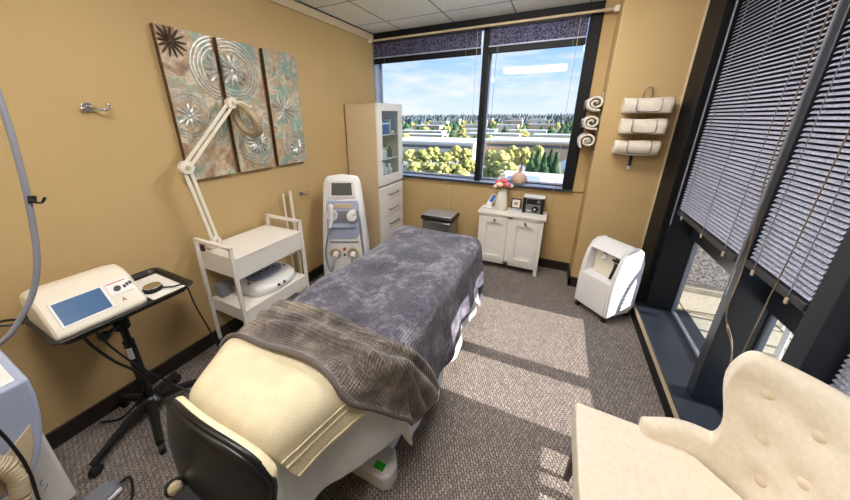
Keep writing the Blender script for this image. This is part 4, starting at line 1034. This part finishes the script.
# bag hook wire on the tray corner
MB().tube([(TX0+.06, TY0-.004, TZ2+.012), (TX0+.07, TY0-.04, TZ2+.03), (TX0+.03, TY0-.065, TZ2+.035), (TX0+.0, TY0-.04, TZ2+.03), (TX0+.01, TY0-.0, TZ2+.012)], .005, 8).build('hose_hook', M['plast_black'], t)
# ---- console on the tray
DV = (-1.86, .385, TZ2+.006); t = thing('ultrasound_console', 'white sloped-front therapy console with a blue screen on the black tray', 'medical device', DV)
# side profile in x (towards the room) and z
prof = [(-.165, .0), (-.165, .115), (-.13, .150), (-.06, .170), (.0, .165), (.06, .135), (.165, .035), (.172, .018), (.165, .0)]
b = MB(); ys = [(-.155, .9), (-.145, .97), (-.12, 1.0), (.12, 1.0), (.145, .97), (.158, .88)]
b = MB(); loft(b, [[(x*s_, y, z*s_) for x, z in prof] for y, s_ in ys]); b.build('housing', M['cream_plast'], t, world=False, angle=30, bevel=.006, seg=3)
p0, p1 = Vector((.064, 0, .1355)), Vector((.163, 0, .0385)); dn = Vector((p1.z-p0.z, 0, -(p1.x-p0.x))); dn = Vector((-dn.x, 0, -dn.z)).normalized()
dn = Vector((.70, 0, .714)); 
def slope(y, s_, d): q = p0+(p1-p0)*s_+dn*d; return (q.x, y, q.z)
def spanel(y0, y1, s0, s1, d0, d1, name, mat, par=None, **kw):
    mb = MB(); loft(mb, [[slope(y0, s0, d0), slope(y1, s0, d0), slope(y1, s1, d0), slope(y0, s1, d0)], [slope(y0, s0, d1), slope(y1, s0, d1), slope(y1, s1, d1), slope(y0, s1, d1)]]); return mb.build(name, mat, par or t, world=False, **kw)
bz = spanel(-.125, .045, .06, .93, -.002, .002, 'screen_bezel', M['whiteplast'], bevel=.001)
spanel(-.117, .035, .10, .88, .0015, .0032, 'screen', M['screen_blue'])
spanel(.052, .135, .04, .56, -.002, .002, 'control_panel', M['whiteplast'])
q = Vector(slope(.082, .36, .0)); MB().lathe([(.013, 0), (.012, .012), (.004, .014)], q, 18, dn.to_track_quat('Z', 'Y').to_matrix().to_4x4()).build('control_dial', M['dark'], t, world=False)
spanel(.055, .125, .10, .13, .0015, .0026, 'panel_marking', M['red'])
for a_, s_ in ((.104, .30), (.116, .26), (.128, .24)): spanel(a_, a_+.010, s_, s_+.12, .0015, .0028, 'panel_button', M['dark'])
b = MB()
for pts in (((.074, .86), (.076, .86), (.082, .72), (.080, .72)), ((.082, .72), (.080, .72), (.087, .86), (.089, .86)), ((.077, .80), (.086, .80), (.086, .82), (.077, .82))):
    loft(b, [[slope(y, s_, -.001) for y, s_ in pts], [slope(y, s_, .002) for y, s_ in pts]])
b.build('front_emblem', pm('red_grey_ink', (176, 110, 100), .5), t, world=False)
# ---- treatment head (puck) on a folded paper
t = thing('tray_paper', 'white paper lining the far end of the black tray', 'paper', (-1.85, .64, TZ2+.0055))
MB().box(-2.0, -1.69, .56, .705, TZ2+.0052, TZ2+.0066).build('sheet', M['paper'], t)
t = thing('treatment_puck', 'round steel and black treatment head lying on the white tray paper', 'applicator', (-1.80, .605, TZ2+.0068))
MB().lathe([(.036, 0), (.042, .006), (.042, .018), (.038, .024)], (-1.80, .605, TZ2+.0068), 28).build('puck_base', M['plast_black'], t)
MB().lathe([(.037, .023), (.037, .030), (.030, .033), (.001, .0335)], (-1.80, .605, TZ2+.0068), 28).build('steel_face', M['chrome'], t)
MB().tube([(-1.775, .63, TZ2+.018), (-1.73, .665, TZ2+.016), (-1.67, .685, TZ2+.034), (-1.642, .69, TZ2+.012), (-1.64, .70, .66), (-1.645, .74, .45), (-1.66, .78, .22), (-1.68, .80, .04), (-1.75, .82, .012), (-1.9, .8, .012)], .0042, 8).build('cord', M['plast_black'], t)
t = thing('power_cable', 'black cable looping down from the tray to the floor by the stand base', 'cable', (-1.8, .33, 0))
MB().tube([(-1.70, .30, TZ2-.012), (-1.72, .32, .66), (-1.74, .37, .52), (-1.82, .44, .36), (-1.86, .46, .22), (-1.9, .42, .12), (-2.0, .36, .012), (-2.07, .30, .012)], .006, 8).build('cable', M['plast_black'], t)
MB().tube([(-1.72, .34, TZ2-.012), (-1.73, .37, .62), (-1.75, .43, .45), (-1.76, .52, .25), (-1.66, .58, .14), (-1.55, .60, .05), (-1.42, .60, .012)], .0045, 8).build('cable', M['plast_black'], t)

# ================================================================== WHITE MACHINE (left edge)
M['emblem'] = pm('pale_grey_ink', (176, 178, 186), .5)
t = thing('treatment_machine', 'white machine with a blue-grey curved console and ribbed hose at the left edge', 'medical device', (-1.83, -.12, 0))
MB().box(-2.05, -1.68, -.40, .10, .05, .60).build('cabinet', M['whiteplast'], t, bevel=.012, seg=3)
# curved console in front: D-shaped side profile (y,z), extruded in x
dpro = [(.113, .815), (.112, .741), (.101, .662), (.085, .586), (.061, .52), (.036, .48), (.0, .45), (-.38, .45), (-.38, .815)]
def dense(pts, n=3):
    o = []
    for i in range(len(pts)-1):
        for k in range(n): o.append((pts[i][0]+(pts[i+1][0]-pts[i][0])*k/n, pts[i][1]+(pts[i+1][1]-pts[i][1])*k/n))
    return o+[pts[-1]]
b = MB().prism([(-2.0, y, z) for y, z in dpro], (.55, 0, 0)); b.build('console', M['bluegrey'], t, bevel=.01, seg=3, angle=40)
MB().box(-1.97, -1.475, -.37, .09, .812, .820).build('console_top', M['whiteplast'], t, bevel=.008)
MB().prism([(-1.455, y, z) for y, z in ((.072, .655), (.066, .60), (.050, .545), (.024, .485), (-.04, .47), (-.05, .55))], (.010, 0, 0)).build('inset_panel', M['tan'], t, bevel=.003)
hs = [Vector((-1.46, -.08, .64)), Vector((-1.435, -.03, .615)), Vector((-1.42, .0, .575)), Vector((-1.418, .006, .52)), Vector((-1.42, -.005, .46)), Vector((-1.43, -.04, .34)), Vector((-1.45, -.12, .2)), Vector((-1.5, -.22, .07))]
b = MB(); b.tube(hs, .021, 14, 8)
n_ring = 14
for i, v in enumerate(b.bm.verts):
    pass
rb = b.build('ribbed_hose', M['tan'], t, angle=180)
b = MB()
cv = []
for a_, c_ in zip(hs, hs[1:]):
    for k in range(6): cv.append(a_.lerp(c_, k/6))
for i in range(1, len(cv)-1):
    tg = (cv[i+1]-cv[i-1]).normalized(); x = tg.orthogonal().normalized(); y = tg.cross(x)
    b.tube([cv[i]+(x*math.cos(q)+y*math.sin(q))*.022 for q in (2*PI*k/14 for k in range(14))], .0045, 6, 0, closed=True)
b.build('hose_rib', M['tan'], rb, angle=180)
MB().cyl((-1.46, -.10, .62), (-1.42, -.10, .62), .04, seg=20).build('hose_socket', M['bluegrey'], t, bevel=.004)
MB().tube([(-1.445, -.03, .79), (-1.40, .012, .74), (-1.40, .02, .70), (-1.40, .024, .64), (-1.40, .026, .57), (-1.40, .023, .50), (-1.40, .012, .40), (-1.42, -.0, .2), (-1.5, .0, .012), (-1.58, -.05, .012)], .0045, 8).build('cable', M['plast_black'], t)
MB().tube([(-1.678, .045, .24), (-1.678, .036, .22), (-1.678, .05, .205), (-1.678, .036, .185)], .002, 6).build('side_emblem', M['emblem'], t)
MB().lathe([(.035, 0), (.038, .012), (.03, .02)], (-1.60, .0, .819), 22).build('top_knob', M['plast_black'], t)
MB().lathe([(.028, .0), (.028, .004), (.001, .005)], (-1.60, .0, .839), 22).build('knob_cap', M['chrome'], t)
for x in (-2.0, -1.73):
    for y in (-.35, .05): MB().cyl((x-.014, y, .026), (x+.014, y, .026), .026, seg=16).build('castor', M['rubber'], t, bevel=.004)
# hose arm rising from the machine and the grey hose it carries
MB().cyl((-1.72, -.25, .80), (-1.72, -.25, 2.05), .014, seg=14).build('arm_pole', M['chrome'], t)
MB().tube([(-1.72, -.25, 2.04), (-1.6, -.1, 2.12), (-1.42, .16, 2.10), (-1.355, .25, 1.98), (-1.345, .275, 1.80), (-1.35, .273, 1.667), (-1.35, .265, 1.551), (-1.35, .248, 1.397), (-1.35, .222, 1.24), (-1.35, .190, 1.14), (-1.35, .145, 1.065), (-1.36, .09, 1.007), (-1.42, -.02, .95), (-1.50, -.18, .86), (-1.52, -.2, .80)], .0075, 12).build('grey_hose', M['grey'], t, angle=180)
MB().tube([(-1.35, .258+.0, 1.405), (-1.334, .25, 1.395), (-1.338, .268, 1.385), (-1.335, .278, 1.40)], .0035, 6, 2).cyl((-1.35, .252, 1.388), (-1.35, .256, 1.408), .011, seg=16).build('hose_clip', M['plast_black'], t)
# foot pedal

t = thing('foot_pedal', 'grey foot pedal with a cable on the carpet beside the white machine', 'foot pedal', (-1.60, .15, 0))
b = MB(); loft(b, [[(-1.655+x*.5+.055, .15+y*.62, 0) for x, y in oval(.10, .10)], [(-1.60+x*.5, .15+y*.6, .02) for x, y in oval(.10, .10)], [(-1.60+x*.38, .135+y*.5, .055) for x, y in oval(.10, .10)]])
b.build('pedal_body', M['grey'], t, bevel=.006)
MB().box(-1.565, -1.55, .12, .20, .02, .035).build('pedal_stripe', M['whiteplast'], t, bevel=.003)
MB().tube([(-1.60, .205, .02), (-1.58, .235, .03), (-1.52, .22, .02), (-1.46, .18, .012), (-1.40, .08, .012), (-1.44, -.1, .012)], .006, 8).build('pedal_cable', M['plast_black'], t)

# ================================================================== OUTSIDE THE RIGHT WINDOWS: A PATIO
struct('patio_floor', MB().box(1.12, 3.6, YR-.6, 3.7, -.30, -.02), M['pavers'], smooth=False)
struct('patio_wall', MB().box(1.0, 3.7, 3.54, 3.75, -.3, 2.2), M['pebble'], smooth=False)
struct('patio_parapet', MB().box(3.5, 3.7, YR-.6, 3.6, -.3, .38), M['pebble'], smooth=False)
struct('patio_curb', MB().box(1.12, 3.5, 3.46, 3.545, -.02, .03), M['concrete'], bevel=.006)
PC = (1.74, 2.90, -.02); t = thing('patio_chair', 'white curved patio chair seen through the lower right window', 'chair', PC, math.radians(200))
b = MB(); loft(b, [[(x, y, z) for x, y in oval(.22, .22)] for z in (.40, .43)]); b.build('seat', M['whiteplast'], t, world=False, bevel=.008)
MB().tube([(.20+.0*k, .24*math.cos(PI*k/12), .45+.42*math.sin(PI*k/12)) for k in range(13)], .020, 8).build('back_hoop', M['whiteplast'], t, world=False)
for k in range(-2, 3): MB().tube([(.20, .02*k, .42), (.205, .075*k, .85-.02*abs(k)**2)], .010, 8, 0).build('spindle', M['whiteplast'], t, world=False)
for x, y in ((-.16, .16), (-.16, -.16), (.17, .16), (.17, -.16)): MB().tube([(x*.8, y*.8, .41), (x*1.1, y*1.1, 0)], .016, 8, 0).build('leg', M['whiteplast'], t, world=False)

# ================================================================== OUTSIDE THE BACK WINDOW: THE TOWN
GZ = -20
struct('town_ground', MB().box(-2200, 1500, 18, 3200, GZ-1, GZ), M['ground'], smooth=False)
def at(u, v, y):                                         # a spot at depth y in the direction of pixel u, v
    d_ = Rm.to_3x3() @ Vector(((u-PX)/FPX, 1, -(v-PY)/FPX)); return Vector((0, 0, 1.62))+d_*(y/d_.y)
BOXES = []
def building(y, x0, x1, top, depth, label, wallm, roofm, group=None, bands=0):
    o = thing('building', label, 'building', ((x0+x1)/2, y+depth/2, GZ), 0, group)
    MB().box(x0, x1, y, y+depth, GZ, top).build('walls', wallm, o, smooth=False)
    MB().box(x0-.6, x1+.6, y-.6, y+depth+.6, top, top+.8).build('roof', roofm, o, smooth=False)
    BOXES.append((x0, x1, y, y+depth))
    for k in range(bands):
        z = top-2.6-3.4*k; MB().box(x0+1, x1-1, y-.15, y+.1, z, z+1.5).build('window_band', M['window_dark'], o, smooth=False)
    return o
building(150, -88, -38, -11.5, 34, 'long flat white-roofed building beyond the yellow trees, left pane', M['wall_pale'], M['roof_white'], None, 1)
building(168, -36, 14, -11.0, 30, 'long tan building with a flat pale roof, right pane', M['wall_tan'], M['roof_white'], None, 1)
o = building(52, -9.5, 16, -11.2, 20, 'large white roof just below the right pane', M['wall_pale'], M['roof_white'])
MB().box(-6, -2, 62, 66, -10.4, -9.4).build('roof_unit', M['roof_white'], o, smooth=False)
o = thing('building', 'pale building with a sloping roof at the right edge of the back window', 'building', (7.5, 78, GZ))
MB().box(2.2, 14, 78, 92, GZ, -10.0).build('walls', M['wall_pale'], o, smooth=False)
MB().prism([(1.6, 77, -10.2), (8.1, 77, -6.0), (14.6, 77, -10.2)], (0, 15, 0)).build('roof', M['roof_white'], o, smooth=False)
struct('parking_lot', MB().box(-60, 0, 100, 148, GZ, GZ+.12), M['asphalt'], smooth=False)
for i, (y, x0, x1, top) in enumerate(((230, -120, -84, -12.5), (252, -70, -28, -12), (262, -18, 12, -12.5), (300, -160, -110, -13), (322, -90, -60, -11.5), (345, -50, -12, -12.5), (400, -190, -150, -10), (420, -120, -96, -9), (440, -80, -52, -9.5), (470, -40, -8, -9), (560, -230, -196, -7), (590, -150, -128, -5), (620, -100, -66, -6), (660, -60, -20, -5), (700, -240, -214, -4), (760, -170, -150, -3), (800, -110, -86, -2), (820, -70, -36, -2))):
    building(y, x0, x1, top, 16, 'small pale building in the distant town beyond the back window', M['wall_pale'] if i % 3 else M['wall_tan'], M['roof_white'], 'distant pale buildings in the town')
def crown_mesh(r, h, seed, conifer=False):
    rnd = random.Random(seed); b = MB()
    if conifer:
        for k in range(8):
            f_ = k/8; vs = b.ico((rnd.uniform(-.1, .1)*r, rnd.uniform(-.1, .1)*r, h*(.12+.80*f_)), (r*(1.02-.92*f_), r*(1.02-.92*f_), h*.13), 2)
            for v in vs: v.co += Vector((rnd.uniform(-1, 1), rnd.uniform(-1, 1), rnd.uniform(-1, 1)))*r*.10
    else:
        for k in range(34):
            a = rnd.uniform(0, 2*PI); th = rnd.uniform(-.75, 1.5); q = rnd.uniform(.55, .86)
            c_ = (q*r*.8*math.cos(a)*math.cos(th), q*r*.8*math.sin(a)*math.cos(th), h*.60+q*h*.36*math.sin(th))
            vs = b.ico(c_, (r*rnd.uniform(.2, .34), r*rnd.uniform(.2, .34), h*rnd.uniform(.07, .12)), 2)
            for v in vs: v.co += Vector((rnd.uniform(-1, 1), rnd.uniform(-1, 1), rnd.uniform(-1, 1)))*r*.06
    return b
def tree(x, y, r, h, mat, seed, label, group, proto={}, conifer=False):
    key = (mat.name, seed % 3)
    if key not in proto:
        o = thing('tree', label, 'tree', (0, 0, 0), 0, group)
        crown_mesh(1, 2.3, seed, conifer).build('crown', mat, o, world=False, angle=180)
        MB().cyl((0, 0, 0), (0, 0, 1.1), .07, .05, 7).build('trunk', M['bark'], o, world=False)
        proto[key] = o
    else: o = dup(proto[key])
    o.location = (x, y, GZ); o.scale = (r, r, h/2.3); o.rotation_euler = (0, 0, seed*1.3)
    tag(o, label, 'tree', group); return o
rnd = random.Random(5); n = 0
gy, gd, gf = 'yellow-green trees below the back window', 'dark conifers near the white roof', 'mid-distance trees in the town'
for (u, v, y) in ((410, 150, 118), (422, 152, 112), (433, 148, 122), (445, 150, 114), (456, 149, 124), (466, 150, 118), (414, 162, 98), (428, 164, 100), (441, 160, 96), (455, 163, 100), (468, 160, 104), (418, 173, 82), (462, 171, 84), (440, 174, 80), (492, 148, 118), (502, 153, 108), (513, 146, 128), (524, 147, 118), (496, 160, 96), (508, 165, 92), (538, 147, 128)):
    p = at(u, v, y); h = max(6, p.z-GZ+rnd.uniform(-.5, 1.5))
    tree(p.x, y, rnd.uniform(3.4, 4.8), h, M['leaf_yellow'], n, 'yellow-green leafy tree below the back window', gy); n += 1
for (u, v, y) in ((533, 150, 100), (539, 147, 106), (546, 150, 98), (552, 146, 108), (558, 149, 100)):
    p = at(u, v, y); tree(p.x, y, rnd.uniform(2.2, 2.9), p.z-GZ, M['leaf_green'], n, 'dark green conifer beside the large white roof', gd, conifer=True); n += 1
taken = []
for k in range(2500):
    y = rnd.uniform(205, 700); x = rnd.uniform(-.62*y, .06*y); r = rnd.uniform(4.5, 9)
    if any((x-q[0])**2+(y-q[1])**2 < (r+q[2]+1)**2 for q in taken) or any(q[0]-r-1 < x < q[1]+r+1 and q[2]-r-1 < y < q[3]+r+1 for q in BOXES): continue
    taken.append((x, y, r))
    if len(taken) > 125: break
    tree(x, y, r, rnd.uniform(7, 11)+max(0, (y-400)*.02), M['leaf_yellow'] if rnd.random() < .35 else M['leaf_green'], n, 'tree among the houses of the distant town', gf); n += 1
# far wooded ridge
b = MB(); rnd = random.Random(9)
def ridge(y, z0, amp, step):
    k = 0
    for i in range(int(1.0*y/step)):
        x = -.9*y+i*step
        zt = z0+amp*noise.noise(Vector((x*.004, y*.01, 0)))+rnd.uniform(-.28, .28)*step*.8
        b.cyl((x, y+rnd.uniform(-20, 20), GZ-1), (x, y, zt), step*1.25, step*.22, 6, caps=False)
ridge(860, -3, 5, 7); ridge(1050, 2, 7, 9); ridge(1350, 8, 9, 11); ridge(1700, 15, 8, 14)
o = one('forest_ridge', b, M['leaf_far_hazy'], 'wooded ridge along the horizon beyond the town', 'forest'); o['kind'] = 'stuff'
